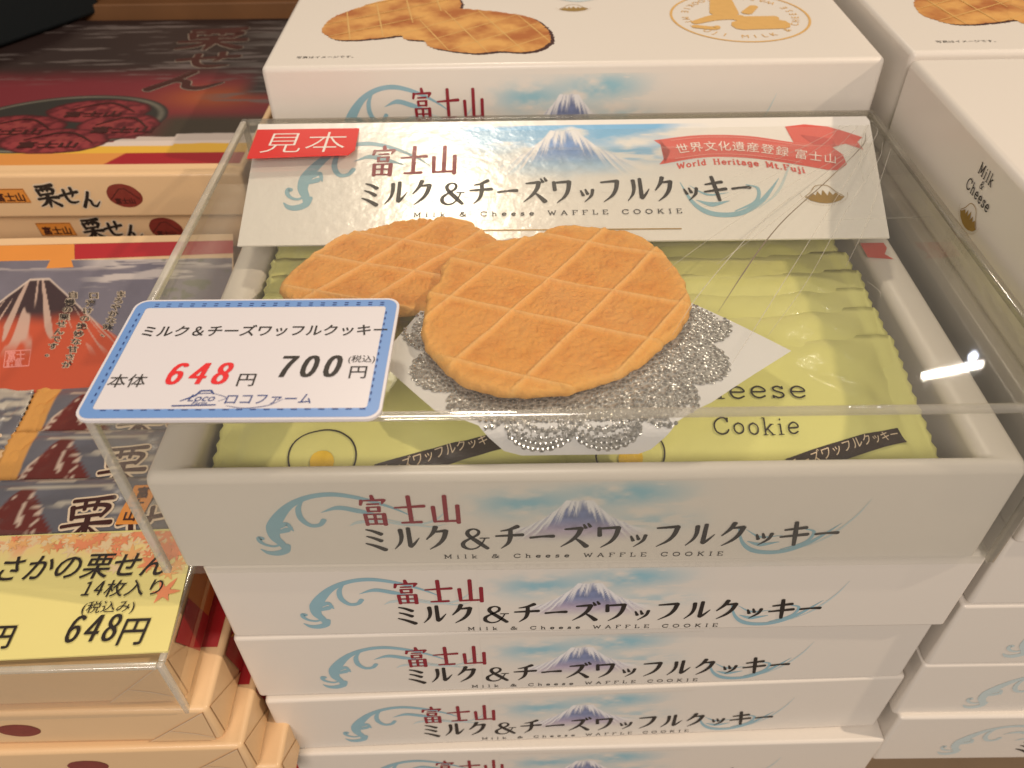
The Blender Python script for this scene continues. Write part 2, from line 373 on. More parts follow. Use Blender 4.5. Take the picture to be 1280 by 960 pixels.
LT = {  # strokes in a box 100 high (x-height 64), width first
 'M': (92, [[(14, 0), (14, 100)], [(14, 100), (46, 20)], [(46, 20), (78, 100)], [(78, 100), (78, 0)], [(2, 0), (26, 0)], [(66, 0), (90, 0)], [(2, 100), (16, 100)], [(76, 100), (90, 100)]]),
 'i': (34, [[(17, 0), (17, 62)], [(6, 62), (17, 62)], [(5, 0), (30, 0)], [(17, 86), (17, 92)]]),
 'l': (34, [[(17, 0), (17, 100)], [(6, 100), (17, 100)], [(5, 0), (30, 0)]]),
 'k': (64, [[(15, 0), (15, 100)], [(4, 100), (15, 100)], [(5, 0), (27, 0)], [(15, 24), (50, 62)], [(28, 36), (54, 0)], [(42, 62), (60, 62)], [(46, 0), (64, 0)]]),
 'C': (84, [[(76, 74), (66, 94), (42, 100), (16, 82), (8, 50), (16, 16), (42, 0), (66, 6), (78, 24)], [(76, 74), (76, 96)]]),
 'h': (68, [[(15, 0), (15, 100)], [(4, 100), (15, 100)], [(5, 0), (27, 0)], [(15, 44), (28, 60), (42, 62), (52, 48), (52, 0)], [(42, 0), (64, 0)]]),
 'e': (60, [[(10, 34), (52, 34), (50, 52), (32, 63), (14, 52), (8, 30), (16, 8), (34, 0), (52, 10)]]),
 's': (52, [[(44, 50), (30, 63), (14, 56), (14, 42), (28, 33), (42, 24), (42, 8), (26, 0), (8, 10)], [(44, 50), (44, 62)], [(8, 0), (8, 12)]]),
 'o': (64, [[(32, 63), (14, 52), (8, 32), (14, 10), (32, 0), (50, 10), (56, 32), (50, 52), (32, 63)]]),
 'W': (104, [[(8, 100), (30, 0)], [(30, 0), (52, 80)], [(52, 80), (74, 0)], [(74, 0), (96, 100)], [(0, 100), (18, 100)], [(86, 100), (104, 100)]]),
 'A': (84, [[(10, 0), (42, 100)], [(42, 100), (74, 0)], [(22, 34), (62, 34)], [(0, 0), (22, 0)], [(62, 0), (84, 0)]]),
 'F': (70, [[(16, 0), (16, 100)], [(4, 100), (64, 100)], [(16, 52), (48, 52)], [(64, 100), (64, 80)], [(4, 0), (30, 0)]]),
 'L': (68, [[(16, 0), (16, 100)], [(4, 100), (30, 100)], [(4, 0), (62, 0)], [(62, 0), (62, 24)]]),
 'E': (70, [[(16, 0), (16, 100)], [(4, 100), (62, 100)], [(16, 52), (48, 52)], [(4, 0), (64, 0)], [(62, 100), (62, 82)], [(64, 0), (64, 22)]]),
 'O': (92, [[(46, 100), (18, 84), (8, 50), (18, 16), (46, 0), (74, 16), (84, 50), (74, 84), (46, 100)]]),
 'K': (84, [[(16, 0), (16, 100)], [(4, 100), (28, 100)], [(4, 0), (28, 0)], [(16, 36), (66, 100)], [(34, 56), (70, 0)], [(56, 100), (78, 100)], [(60, 0), (82, 0)]]),
 'I': (38, [[(19, 0), (19, 100)], [(5, 100), (33, 100)], [(5, 0), (33, 0)]]),
 '&': (92, [[(88, 0), (60, 26), (28, 66), (28, 88), (44, 98), (60, 88), (56, 70), (32, 54), (12, 34), (14, 10), (34, 0), (58, 10), (74, 34), (82, 54)], [(70, 54), (94, 54)]]),
 'r': (48, [[(15, 0), (15, 62)], [(4, 62), (15, 62)], [(5, 0), (29, 0)], [(15, 36), (26, 58), (44, 60)]]),
 'd': (66, [[(48, 0), (48, 100)], [(38, 100), (48, 100)], [(48, 0), (60, 0)], [(48, 46), (34, 62), (16, 54), (8, 32), (16, 8), (34, 0), (48, 16)]]),
 'H': (88, [[(16, 0), (16, 100)], [(70, 0), (70, 100)], [(16, 52), (70, 52)], [(4, 0), (28, 0)], [(4, 100), (28, 100)], [(58, 0), (82, 0)], [(58, 100), (82, 100)]]),
 't': (44, [[(18, 86), (18, 14), (26, 1), (40, 6)], [(4, 62), (38, 62)]]),
 'a': (60, [[(12, 50), (28, 63), (46, 52), (46, 0)], [(46, 38), (22, 34), (8, 18), (18, 1), (36, 4), (46, 18)], [(46, 0), (58, 0)]]),
 'g': (62, [[(48, 62), (48, -18), (30, -30), (10, -20)], [(48, 46), (34, 62), (16, 54), (8, 34), (16, 12), (34, 4), (48, 18)]]),
 'u': (68, [[(14, 62), (14, 16), (26, 1), (42, 6), (52, 22)], [(52, 62), (52, 0)], [(4, 62), (14, 62)], [(42, 62), (52, 62)], [(52, 0), (62, 0)]]),
 'j': (36, [[(20, 62), (20, -16), (8, -28), (-2, -20)], [(8, 62), (20, 62)], [(20, 86), (20, 92)]]),
 '.': (30, [[(13, 1), (13, 8)]]), ' ': (60, []),
}
def serif(body, x, y, h, sx, center=False, space=.16, k=1.):
    tot = sum(LT[c][0]/100*h*sx+space*h for c in body)
    if center: x -= tot/2
    out = []
    for c in body:
        wd, sts = LT[c]
        for st in sts:
            P = [(x+a/100*h*sx, y+b/100*h) for a, b in st]
            horiz = len(st) == 2 and abs(st[0][1]-st[1][1]) < 2
            wv = h*(.075 if horiz else .125)*k
            out.append(stroke(P, [wv]*len(P), n=6 if len(P) > 2 else 2))
        x += wd/100*h*sx+space*h
    return out

# ---- art of the waffle cookie boxes (mm; x from the box's centre, y up from the top edge, negative)
def title_art(x0, x1, y0, y1, bold=1.6):
    keys = ['mi', 'ru', 'ku', '&', 'chi', 'bar', 'zu', 'wa', 'tsu', 'fu', 'ru', 'ku', 'tsu', 'ki', 'bar']
    wid = [.92, 1.0, 1.0, 1.15, 1.05, .95, 1.05, 1., .82, 1., 1.05, .98, .85, 1.05, .9]
    tot = sum(wid); u = (x1-x0)/tot; x = x0; out = []
    for k, wd in zip(keys, wid):
        cw = u*wd
        if k == '&':
            out += glyph('amp', x+cw*.12, y0, cw*.80, (y1-y0)*.86, bold*.85)
        else:
            hh = (y1-y0)*(.84 if k == 'tsu' else 1)
            out += glyph(k, x+cw*.05, y0, cw*.88, hh, bold)
        x += cw
    return out
def fuji_art(x0, x1, y0, y1, bold=1.5):
    u = (x1-x0)/3; out = []
    for i, k in enumerate(('tomi', 'shi', 'yama')): out += glyph(k, x0+i*u+u*.02, y0+(.5 if i else 0), u*.90, (y1-y0)*(1 if i == 0 else .95), bold)
    return out
def sw(pts, ws, fx, fy, k=1.):
    return stroke([(fx(a), fy(b)) for a, b in pts], [v*k*1.3 for v in ws], n=10)
lx = lambda c: -99+(c-25)/13.8
ly = lambda c: -8-(c-50)/8.6
def left_swirl(fx=lx, fy=ly, k=1.):
    return [sw(p, w_, fx, fy, k) for p, w_ in (
        ([(700, 150), (640, 120), (560, 90), (470, 66), (380, 55), (290, 65), (210, 95), (150, 140), (112, 185), (104, 225), (124, 255), (134, 275)], [.1, .6, 1.0, 1.3, 1.5, 1.5, 1.9, 2.8, 3.4, 2.6, 2.0, 1.8]),
        ([(146, 262), (130, 286), (92, 297), (55, 294), (28, 278)], [1.6, 2.1, 2.0, 1.4, .3]),
        ([(118, 258), (90, 266), (58, 260), (37, 245), (38, 230), (52, 232)], [.7, .8, .9, 1.1, 1.4, 1.2]),
        ([(265, 78), (238, 110), (238, 150), (268, 178), (308, 176), (330, 156)], [.3, 1.3, 1.5, 1.3, 1.2, 1.3]),
        ([(325, 126), (400, 108), (480, 122), (565, 140)], [.1, 1.5, 1.6, .2]),
        ([(130, 205), (165, 196), (192, 185)], [1.2, 1.8, .2]), ([(140, 180), (172, 172), (190, 200)], [1.6, 1.4, .4]))]
def left_swirl_pale(fx=lx, fy=ly, k=1.):
    return [sw(p, w_, fx, fy, k) for p, w_ in (
        ([(430, 182), (470, 168), (560, 165), (680, 182), (780, 165), (850, 112)], [.2, 1.1, .8, .8, .7, .1]),
        ([(560, 150), (650, 172), (760, 190), (830, 180)], [.2, .6, .6, .1]))]
rx_ = lambda c: 47.5+(c-850)/13.6
ry_ = lambda c: -8-(c-50)/7.9
def right_swirl(fx=rx_, fy=ry_, k=1.):
    return [sw(p, w_, fx, fy, k) for p, w_ in (
        ([(845, 195), (880, 255), (930, 288), (1000, 299), (1080, 292), (1160, 262), (1215, 225), (1265, 185)], [.2, .9, 1.5, 1.5, 1.4, 1.3, .8, .1]),
        ([(900, 252), (960, 266), (1035, 256)], [.2, 1.5, .2]), ([(880, 205), (950, 235), (1040, 230)], [.1, .7, .1]),
        ([(1120, 205), (1165, 218), (1145, 258), (1050, 288)], [.3, .8, .9, .3]))]
def right_swirl_pale(fx=rx_, fy=ry_, k=1.):
    return [sw(p, w_, fx, fy, k) for p, w_ in (([(1150, 280), (1240, 232), (1310, 160), (1345, 95)], [.1, .7, .5, .1]),)]
def mountain_paint(scale=1., blue=1., paper=PAPER, cut=None, dy=0.):
    def fn(X, Y):
        x = X/scale; y = (Y-dy)/scale
        c = np.ones(X.shape+(3,))*np.array(paper)
        n1 = fbm(x*.13+3, y*.22+5, 5); n2 = fbm(x*.5, y*.7+11, 4)
        sky = .95*np.exp(-((x-11)/13)**2-((y+11.0)/4.6)**2)+.85*np.exp(-((x+16)/11)**2-((y+14.5)/5.0)**2)+.5*np.exp(-((x-20)/9)**2-((y+22)/3.0)**2)+.35*np.exp(-((x)/18)**2-((y+20)/8)**2)
        sky = np.clip(sky*blue*sm(.18, .66, n1)*(.92 if blue < 1.3 else 1.5), 0, .95)
        cloud = sm(.52, .68, fbm(x*.10+1, y*.45+2, 4))*sm(5, 12, x)
        sky = sky*(1-.85*cloud)
        c = mixc(c, (.27, .50, .60) if blue < 1.2 else (.17, .44, .72), sky)
        xc = -1.; d = np.maximum(np.abs(x-xc)-3.4, 0)
        ridge = -13.5-14.5*(1-np.exp(-d/8.4))+.9*(n2-.5)
        dep = ridge-y
        inside = sm(0, .5, dep)*sm(-31.5, -24.5, y+1.5*(n1-.5))*sm(21, 13, np.abs(x-xc))
        rad = (x-xc)/(dep*.62+4.2)
        st = .6*vnoise(rad*9+40, dep*.12+3)+.4*vnoise(rad*31+7, dep*.3)
        snow = sm(0.30, -.18, (dep-1.2)/9.5-(st-.38)*1.15-.1)
        rock = np.ones_like(c)*np.array((.19, .23, .40)); rock = mixc(rock, (.46, .38, .50), sm(-20, -27, y)); rock = rock*(.72+.5*n2[..., None])
        if blue > 1.2: rock = np.ones_like(c)*np.array((.10, .24, .55)); rock = mixc(rock, (.42, .62, .78), sm(-21, -27, y)*.8); rock = rock*(.75+.5*n2[..., None])
        sn = np.ones_like(c)*np.array((.80, .79, .80))*(.86+.18*st[..., None])
        body = rock*(1-snow[..., None])+sn*snow[..., None]
        c = c*(1-inside[..., None])+body*inside[..., None]
        # fade at canvas edges
        e = sm(0, 3, x+33)*sm(0, 4, 36-x)*sm(0, 1.6, y+36)*(sm(0, 2., -5.2-y) if cut is None else sm(0, .35, cut/scale-y))
        return np.ones_like(c)*np.array(paper)*(1-e[..., None])+c*e[..., None]
    return fn
def emblem_art(cx, cy, s=1.):
    top = [(-7, -1), (-4.6, 1.2), (-2.2, 4.4), (2.2, 4.4), (4.6, 1.2), (7, -1)]
    snow_edge = [(-6.2, -1.2), (-4.2, .6), (-3.2, -.8), (-2.2, 1.6), (-1.2, -.8), (0, 2.2), (1.2, -.9), (2.3, 1.4), (3.2, -.6), (4.4, .7), (6.2, -1.2)]
    base = [(7.4, -1.4), (5.5, -3.4), (2.5, -4.6), (0, -4.9), (-2.5, -4.6), (-5.5, -3.4), (-7.4, -1.4)]
    it = [(snow_edge+base, [tuple(range(len(snow_edge)+len(base)))[::-1]], 0)]
    it.append(stroke(top, [.3]*6, n=3))
    for i in range(28):
        t = math.pi*(1.02+.96*i/27)
        it.append(disc(8.8*math.cos(t), .6+6.6*math.sin(t), .16, .16, n=6))
    return xf(it, s, s, cx, cy)

# ------------------------------------------------------------------ waffle cookie gift boxes
BW, BH, BD = .25, .0431, .172
FRONT = frame((0, 0, BH), (1, 0, 0), (0, 0, 1))
def front_prints(p, fr=FRONT):
    painted('mountain_picture', -38, 42, -41.5, -4.2, 260, 140, mountain_paint(1.18, 1.12, dy=3.4), fr, M['paint'], p)
    art('swirl_ornament', left_swirl(), fr, M['swirl'], p, .00010)
    art('wave_ornament', right_swirl(), fr, M['swirl'], p, .00010)
    art('pale_swirl', left_swirl_pale(), fr, M['swirl_l'], p, .00009)
    art('pale_wave', right_swirl_pale(), fr, M['swirl_l'], p, .00009)
    art('place_name_lettering', fuji_art(-66.5, -35, -23.3, -9.2), fr, M['red'], p, .00013)
    art('title_lettering', title_art(-67.5, 79.2, -36.0, -23.6), fr, M['black'], p, .00013)
    art('subtitle_lettering', serif('Milk & Cheese WAFFLE COOKIE', 1.8, -40.6, 1.95, 1.35, center=True, space=.75, k=1.3), fr, M['black'], p, .00013)
G_MAIN = 'boxes stacked under the sample tray'
boxA = thing('gift_box', 'white printed gift box directly under the open sample tray', 'box', (.0053, .0003, -2*BH), (0, 0, R(.23)), G_MAIN)
box('carton', -BW/2, BW/2, 0, BD, 0, BH, M['paper'], boxA, .0016)
front_prints(boxA)
for i, (dx, dy, a, lab) in enumerate([(.0047, .0016, 1.16, 'white printed gift box second below the open sample tray'),
                                     (.0070, .0006, 1.63, 'white printed gift box third below the open sample tray'),
                                     (.0096, -.0036, .73, 'white printed gift box fourth below the tray, cut by the picture bottom'),]):
    dup(boxA, (dx, dy, -(3+i)*BH), (0, 0, R(a)), lab, G_MAIN)
# stack to the right: the end panels show
rbox = thing('gift_box', 'white gift box with gold end-panel emblem, top of the right-hand stack', 'box', (.1325+BW/2, -.006, .0505-BH), (0, 0, 0), 'white gift boxes stacked on the right')
box('carton', -BW/2, BW/2, 0, .1675, 0, BH, M['paper'], rbox, .0028)
front_prints(rbox)
ENDF = frame((-BW/2, .0915, .0292), (0, -1, 0), (0, 0, 1))
art('end_lettering', serif('Milk', 0, 4.4, 3.6, 1.0, center=True)+serif('&', 0, 1.2, 2.4, 1., center=True)+serif('Cheese', 0, -2.8, 3.6, 1.0, center=True), ENDF, M['black'], rbox, .0002)
art('emblem', emblem_art(0, -9.0, .86), ENDF, M['gold'], rbox, .0002)
TOPR = frame((0, 0, BH), (1, 0, 0), (0, 1, 0))
art('top_swirl', xf(left_swirl(), 1.1, 1.1, 20, 168), TOPR, M['swirl_l'], rbox, .0002)
for i, (x, y, z, a, lab) in enumerate([(.1335, -.001, .0505-2*BH, 0, 'white gift box second in the right-hand stack, beside the clear cover'),
                                      (.1338, .0012, -.0735, .0, 'white gift box third in the right-hand stack, beside the box under the tray'),
                                      (.1325, .0015, -.0735-.0405, .3, 'white gift box fourth in the right-hand stack'),
                                      (.1325, .0012, -.0735-.081, .2, 'white gift box fifth in the right-hand stack with its red lettering at the picture edge'),
                                      (.1345, -.0016, -.0735-.1195, 0, 'white gift box at the very bottom right of the picture, under a white box')]):
    o = dup(boxA, (x+BW/2, y, z), (0, 0, R(a)), lab, 'white gift boxes stacked on the right')
    for ch in o.children:
        if ch.name.split('.')[0] in ('swirl_ornament', 'wave_ornament'):
            ch.material_slots[0].link = 'OBJECT'; ch.material_slots[0].material = M['swirl_l']  # lighter ink here puts the haze and blur over this stack into colour
    if i >= 1: o.scale = (1, 1, .0402/BH)

# ---- boxes in the back row, with a printed lid
def ragged(pts, lift=0., amp=.8, seed=1):
    r = np.random.default_rng(seed); P, _ = catmull(list(pts)+[pts[0]], [1]*(len(pts)+1), 14)
    P = P[:-1]+r.normal(0, amp*.28, (len(P)-1, 2))
    return (list(map(tuple, P)), [tuple(range(len(P)))], lift)
def lattice(cx, cy, r, angs, gap, wd, clip):
    out = []
    for a in angs:
        d = np.array((math.cos(a), math.sin(a))); n = np.array((-d[1], d[0]))
        for k in range(-4, 5):
            c = np.array((cx, cy))+n*(k+.3)*gap
            pts = [c+d*t for t in np.linspace(-r, r, 90)]
            pts = [q for q in pts if clip(q[0], q[1])]
            if len(pts) > 4: out.append(stroke([tuple(pts[0]), tuple(pts[len(pts)//2]), tuple(pts[-1])], [wd*.6, wd, wd*.6]))
    return out
def inpoly(P):
    P = np.array(P)
    def f(x, y):
        c = False; j = len(P)-1
        for i in range(len(P)):
            if (P[i, 1] > y) != (P[j, 1] > y) and x < (P[j, 0]-P[i, 0])*(y-P[i, 1])/(P[j, 1]-P[i, 1])+P[i, 0]: c = not c
            j = i
        return c
    return f
CA = [(-101.5, 214), (-99.5, 229), (-88, 244), (-70, 258), (-50, 262), (-42, 247), (-45, 232), (-52, 216), (-67, 207.5), (-82, 203.5), (-94, 204)]
CB = [(-67, 211), (-58, 229), (-46, 239), (-33, 237), (-22, 233), (-10, 226), (-4, 213), (-2.5, 200), (-7, 190.5), (-15, 186.6), (-24, 188), (-33, 186.4), (-44, 189), (-53, 194), (-56, 201), (-64, 203)]
def lid_prints(p):
    # frame in world millimetres shifted to the box: x as in world for the back box, y from the box front + 175
    fr = frame((-.0054, -.175, BH), (1, 0, 0), (0, 1, 0))
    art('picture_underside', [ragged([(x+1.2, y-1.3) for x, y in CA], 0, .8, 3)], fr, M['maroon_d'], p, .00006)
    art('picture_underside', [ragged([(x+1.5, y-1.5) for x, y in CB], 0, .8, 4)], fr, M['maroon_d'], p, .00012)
    ra, rb = ragged(CA, 0, .8, 3), ragged(CB, 0, .8, 4)
    art('cookie_picture', [ra], fr, M['cookprint'], p, .00009)
    art('cookie_picture', [rb], fr, M['cookprint'], p, .00015)
    ia, ib = inpoly(ra[0]), inpoly(rb[0])
    art('waffle_line_picture', lattice(-34, 211, 45, (R(38), R(112)), 14, .7, ib)+lattice(-74, 232, 45, (R(30), R(100)), 14, .8, lambda x, y: ia(x, y) and not ib(x, y)), fr, M['amber'], p, .00020)
    st = [ring(82, 224, 30, 30, 1.1)]+[text(ch, 82+25.6*math.cos(t), 224+25.6*math.sin(t), 4.6, ang=t+math.pi/2, align='CENTER', lift=0) for ch, t in
          zip('MT.FUJI MILK & CHEESE WAFFLE COOKIE ', [math.pi*1.02+2*math.pi*i/36 for i in range(36)]) if ch != ' ']
    st += [stroke([(61, 217), (72, 223), (82, 222.5)], [4, 7, 6]), stroke([(60, 212.5), (68, 210), (70, 212)], [3.5, 4, 2.5]), stroke([(80, 213), (98, 213.5)], [11, 10.5]), stroke([(80, 221), (97, 221)], [5, 5]),
           stroke([(76, 228), (78, 246)], [13, 10]), stroke([(86, 228), (91, 236)], [5, 4])]
    art('stamp', st, fr, M['amber'], p, .00014)
    art('emblem', emblem_art(9.5, 238, .9), fr, M['gold'], p, .00014)
    art('blue_ornament', [stroke([(0, 252), (12, 247), (26, 252)], [.4, 2.4, .4])], fr, M['swirl_l'], p, .00014)
    art('caption_lettering', [text('写真はイメージです。', -107, 184.0, 2.5)], fr, M['black'], p, .00014)
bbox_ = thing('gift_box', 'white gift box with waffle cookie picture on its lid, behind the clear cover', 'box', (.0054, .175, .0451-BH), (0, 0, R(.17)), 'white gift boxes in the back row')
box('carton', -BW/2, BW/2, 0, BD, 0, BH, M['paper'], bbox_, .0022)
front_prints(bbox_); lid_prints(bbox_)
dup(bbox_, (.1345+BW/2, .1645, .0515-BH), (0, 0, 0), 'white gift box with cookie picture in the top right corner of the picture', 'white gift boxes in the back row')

# ------------------------------------------------------------------ open sample tray
tray = thing('sample_tray', 'open white printed cookie tray filled with green sachets under the clear cover', 'tray', (0, 0, -BH))
def profile_tray():
    bm = bmesh.new(); x1 = BW/2; D = .166
    lo = [(x1, 0), (x1, D), (-x1, D), (-x1, 0)]
    def ringv(off_x, off_f, off_b, z, rd=.002):
        X = x1-off_x; y0 = off_f; y1 = D-off_b; vs = []
        for cx, cy, a0 in ((X-rd, y0+rd, -90), (X-rd, y1-rd, 0), (-X+rd, y1-rd, 90), (-X+rd, y0+rd, 180)):
            for k in range(4):
                a = R(a0+30*k); vs.append(bm.verts.new((cx+rd*math.cos(a), cy+rd*math.sin(a), z)))
        return vs
    rings = [ringv(.0, .0, .0, 0.0), ringv(0, 0, 0, BH-.004), ringv(.0003, .0004, .0003, BH-.0022), ringv(.0012, .0012, .001, BH-.0008), ringv(.0026, .0022, .002, BH-.0001), ringv(.008, .0032, .004, BH-.0002),
             ringv(.0118, .0042, .006, BH-.0012), ringv(.0130, .0050, .007, BH-.004), ringv(.0148, .0054, .008, .002)]
    for a, b in zip(rings, rings[1:]):
        n = len(a)
        for i in range(n): bm.faces.new((a[i], a[(i+1) % n], b[(i+1) % n], b[i]))
    bm.faces.new([bm.verts.new(v.co+Vector((0, 0, .00001))) for v in rings[-1]]); bm.faces.new([bm.verts.new(v.co) for v in rings[0]][::-1])
    return bm
bm_obj('tray_body', profile_tray(), M['paper'], tray)
front_prints(tray)
RIM = frame((.1165, .100, BH), (1, 0, 0), (0, 1, 0))
art('rim_ribbon_print', [poly([(-4.6, 2.5), (4.5, 1.0), (2.3, 4.4), (4.5, 8.6), (4.4, 12), (-4.6, 12)])], RIM, M['ribbon'], tray, .0001)

# ------------------------------------------------------------------ sachets in the tray
def pack_fn(w, d, T, seed):
    r = np.random.default_rng(seed); o = r.uniform(0, 50, 2)
    def z(x, y):     # x,y in metres from the pack's centre
        u = min(abs(x)/(w/2-.006), 1); v = min(abs(y)/(d/2), 1)
        base = T*(1-u**6)*(1-v**3.2)
        n = float(fbm(np.array([x*60+o[0]]), np.array([y*90+o[1]]), 3)[0])-.5
        rib = .0003*math.sin(abs(x)*4200) if abs(x) > w/2-.0065 else 0
        return base+n*.0022*(1-v**6)-abs(n)*.0030*(1-v**6)*(.3+u)+rib
    return z
def make_sachet(w, d, T, seed, name, mats, label, group, prints=None):
    zf = pack_fn(w, d, T, seed); nx, ny = 84, 22
    t = thing(name, label, 'sachet', group=group)
    V = []; F = []
    for side in (1, -1):
        for j in range(ny+1):
            for i in range(nx+1):
                x = -w/2+w*i/nx; y = -d/2+d*j/ny; zz = zf(x, y)
                if i in (0, nx): x += (1 if i else -1)*(.0006 if j % 2 else -.0003)
                V.append((x, y, (zz if side > 0 else -.0004-zz*.35)))
    m_ = (nx+1)*(ny+1)
    for j in range(ny):
        for i in range(nx):
            a = j*(nx+1)+i; F.append((a, a+1, a+nx+2, a+nx+1)); F.append((m_+a, m_+a+nx+1, m_+a+nx+2, m_+a+1))
    per = [i for i in range(nx+1)]+[j*(nx+1)+nx for j in range(1, ny+1)]+[ny*(nx+1)+i for i in range(nx-1, -1, -1)]+[j*(nx+1) for j in range(ny-1, 0, -1)]
    for a, b in zip(per, per[1:]+per[:1]): F.append((a, m_+a, m_+b, b))
    o = pyd('wrapper', V, F, mats, t, True)
    t['_'] = 0; del t['_']
    return t, o, (lambda x, y, l: Vector((x*MM, y*MM, zf(x*MM, y*MM)+l+.0002)))
def densify(items, step=2.):
    out = []
    for v, f, l in items:
        bm = bmesh.new(); vs = [bm.verts.new((x, y, 0)) for x, y in v]
        for q in f:
            try: bm.faces.new([vs[i] for i in q])
            except ValueError: pass
        bmesh.ops.triangulate(bm, faces=bm.faces[:])
        for _ in range(4):
            es = [e for e in bm.edges if e.calc_length() > step]
            if not es: break
            bmesh.ops.subdivide_edges(bm, edges=es, cuts=1); bmesh.ops.triangulate(bm, faces=[q for q in bm.faces if len(q.verts) > 3])
        bm.verts.index_update()
        out.append(([(a.co.x, a.co.y) for a in bm.verts], [tuple(x.index for x in q.verts) for q in bm.faces], l)); bm.free()
    return out
SW, SD = .110, .052
G_S = 'pale green cookie sachets in the tray'
protoL, _, fl = make_sachet(SW, SD, .0056, 11, 'cookie_sachet', M['sachet'], 'front green sachet in the left column, its band and circle showing under the price tag', G_S)
protoR, _, frr = make_sachet(SW, SD, .0056, 12, 'cookie_sachet', M['sachet'], 'front green sachet in the right column with lettering beside the doily', G_S)
def sachet_prints(t, fr, mirror):
    kk = .8
    band = [stroke([(10, -25.6), (30, -20), (46, -15)], [5.2, 5.2, 5.2], cap=False)] if mirror else [stroke([(-6, -26), (14, -21), (33, -15.6)], [5.4, 5.4, 5.4], cap=False)]
    art('film_band', densify(band, 1.5), fr, M['sband'], t, .0001)
    b0 = (9, -26.7) if mirror else (-6, -27)
    art('band_lettering', densify([text('チーズワッフルクッキー', b0[0]+1.4, b0[1]+.2, 3.6, ang=R(17), sx=.92)], 1.5), fr, M['cream'], t, .0002)
    art('film_lettering', densify((serif('& Cheese', -36, -4.0, 6.8, 1.3, k=.7)+serif('Cookie', -11, -16, 5.2, 1.1, k=.75)) if mirror else serif('& C', 20, -3, 6.6, 1.3, k=.7), 1.6), fr, M['black'], t, .0002)
    art('circle_print', densify([ring(-22 if not mirror else -36, -21, 10, 8.2, .5, n=40)], 1.5), fr, M['black'], t, .0002)
    art('yolk_print', densify([disc(-22 if not mirror else -36, -22.5, 3.6, 3.2, n=16)], 1.5), fr, M['yellowdot'], t, .0002)
sachet_prints(protoL, fl, False); sachet_prints(protoR, frr, True)
TILT = R(9)
ys = [.0320, .0460, .0590, .0715, .0835, .0955, .1075, .1195, .131]
zs = [.0005, .0005, .0000, -.0005, -.001, -.0015, -.002, -.0025, -.003]
order = ['front', 'second', 'third', 'fourth', 'fifth', 'sixth', 'seventh', 'eighth', 'rearmost']
for side, proto, x in (('left', protoL, -.0545), ('right', protoR, .0500)):
    for k in range(9):
        jx = (random.random()-.5)*.0028 if k else 0; rz = (random.random()-.5)*R(2.4) if k else 0
        loc = (x+jx, ys[k], zs[k]-.0045); rot = (TILT, 0, rz)
        if k == 0: proto.location = loc; proto.rotation_euler = rot
        else: dup(proto, loc, rot, f'{order[k]} pale green sachet from the front in the {side} column of the tray', G_S)

# ------------------------------------------------------------------ doily with silver lace
ZD = .0115; YB = .0125; RB = .0055
def bend(x, y, l=0.):      # millimetres on the sheet -> world
    x *= MM; y *= MM
    sag = .0012*math.sin(x*55)*math.sin(y*48)
    if y >= YB: return Vector((x, y, ZD+l+sag))
    s = YB-y; q = RB*math.pi/2
    if s < q:
        a = s/RB; return Vector((x, YB-(RB+l)*math.sin(a), ZD-RB+(RB+l)*math.cos(a)+sag*(1-s/q)))
    return Vector((x, YB-RB-l, ZD-RB-(s-q)))
doily = thing('doily', 'white paper square printed with silver lace under the large cookie', 'doily', (0, 0, 0))
sheet = [(-61, 35), (-49.4, 60.6), (-24, 98), (0, 108), (22, 90), (37, 62), (64.5, 37.5), (36, 14.5), (25.5, 8.5), (19, -1), (15.5, -3), (-18, -3), (-23, -1), (-30, 8.5), (-42, 13.4)]
di = densify([poly(sheet)], 2.2)
art('paper_sheet', di, lambda x, y, l: bend(x, y, l), M['doily'], doily, 0)
def lace():
    V = []; F = []; n = 720; nr = 8; cx, cy = -3.3, 49.5
    for i in range(n):
        t = 2*math.pi*i/n
        ro = 43.6+7.8*abs(math.sin(7*t+3.5*math.pi))**.6+.7*(1 if (i//3) % 2 else 0)
        ri = 20
        for k in range(nr+1):
            r = ri+(ro-ri)*k/nr; V.append((cx+r*math.cos(t)*1.0, cy+r*math.sin(t)*1.0))
    for i in range(n):
        for k in range(nr):
            a = i*(nr+1)+k; b = ((i+1) % n)*(nr+1)+k
            F.append((a, a+1, b+1, b))
    ins = inpoly(sheet)
    F = [f for f in F if all(ins(*V[i]) for i in f)]
    return (V, F, 0)
art('silver_lace', [lace()], lambda x, y, l: bend(x, y, l), M['lace'], doily, .00022)
beads = []
for row in range(12):
    r0 = 43.0-row*1.7; amp = 7.8*(1-row*.09); nb_ = int(2*math.pi*(r0+4)/(1.3+.05*row))
    for i in range(nb_):
        t = 2*math.pi*i/nb_; r = r0+amp*abs(math.sin(7*t+3.5*math.pi))**.6
        if row in (3, 6) and i % 3 == 0: continue
        beads.append((-3.3+r*math.cos(t), 49.5+r*math.sin(t), .62 if row == 0 else random.uniform(.30, .55)))
ins = inpoly(sheet); Vb = []; Fb = []
for bx, by, s in beads:
    if not ins(bx, by): continue
    b = len(Vb)
    for k in range(6): Vb.append(tuple(bend(bx+s*math.cos(k*math.pi/3), by+s*math.sin(k*math.pi/3), .00024)))
    Vb.append(tuple(bend(bx, by, .00024+s*.0007)))
    for k in range(6): Fb.append((b+k, b+(k+1) % 6, b+6))
pyd('lace_beads', Vb, Fb, mat('silver_beads', (.62, .62, .62), .2, .5, metal=.85), doily)

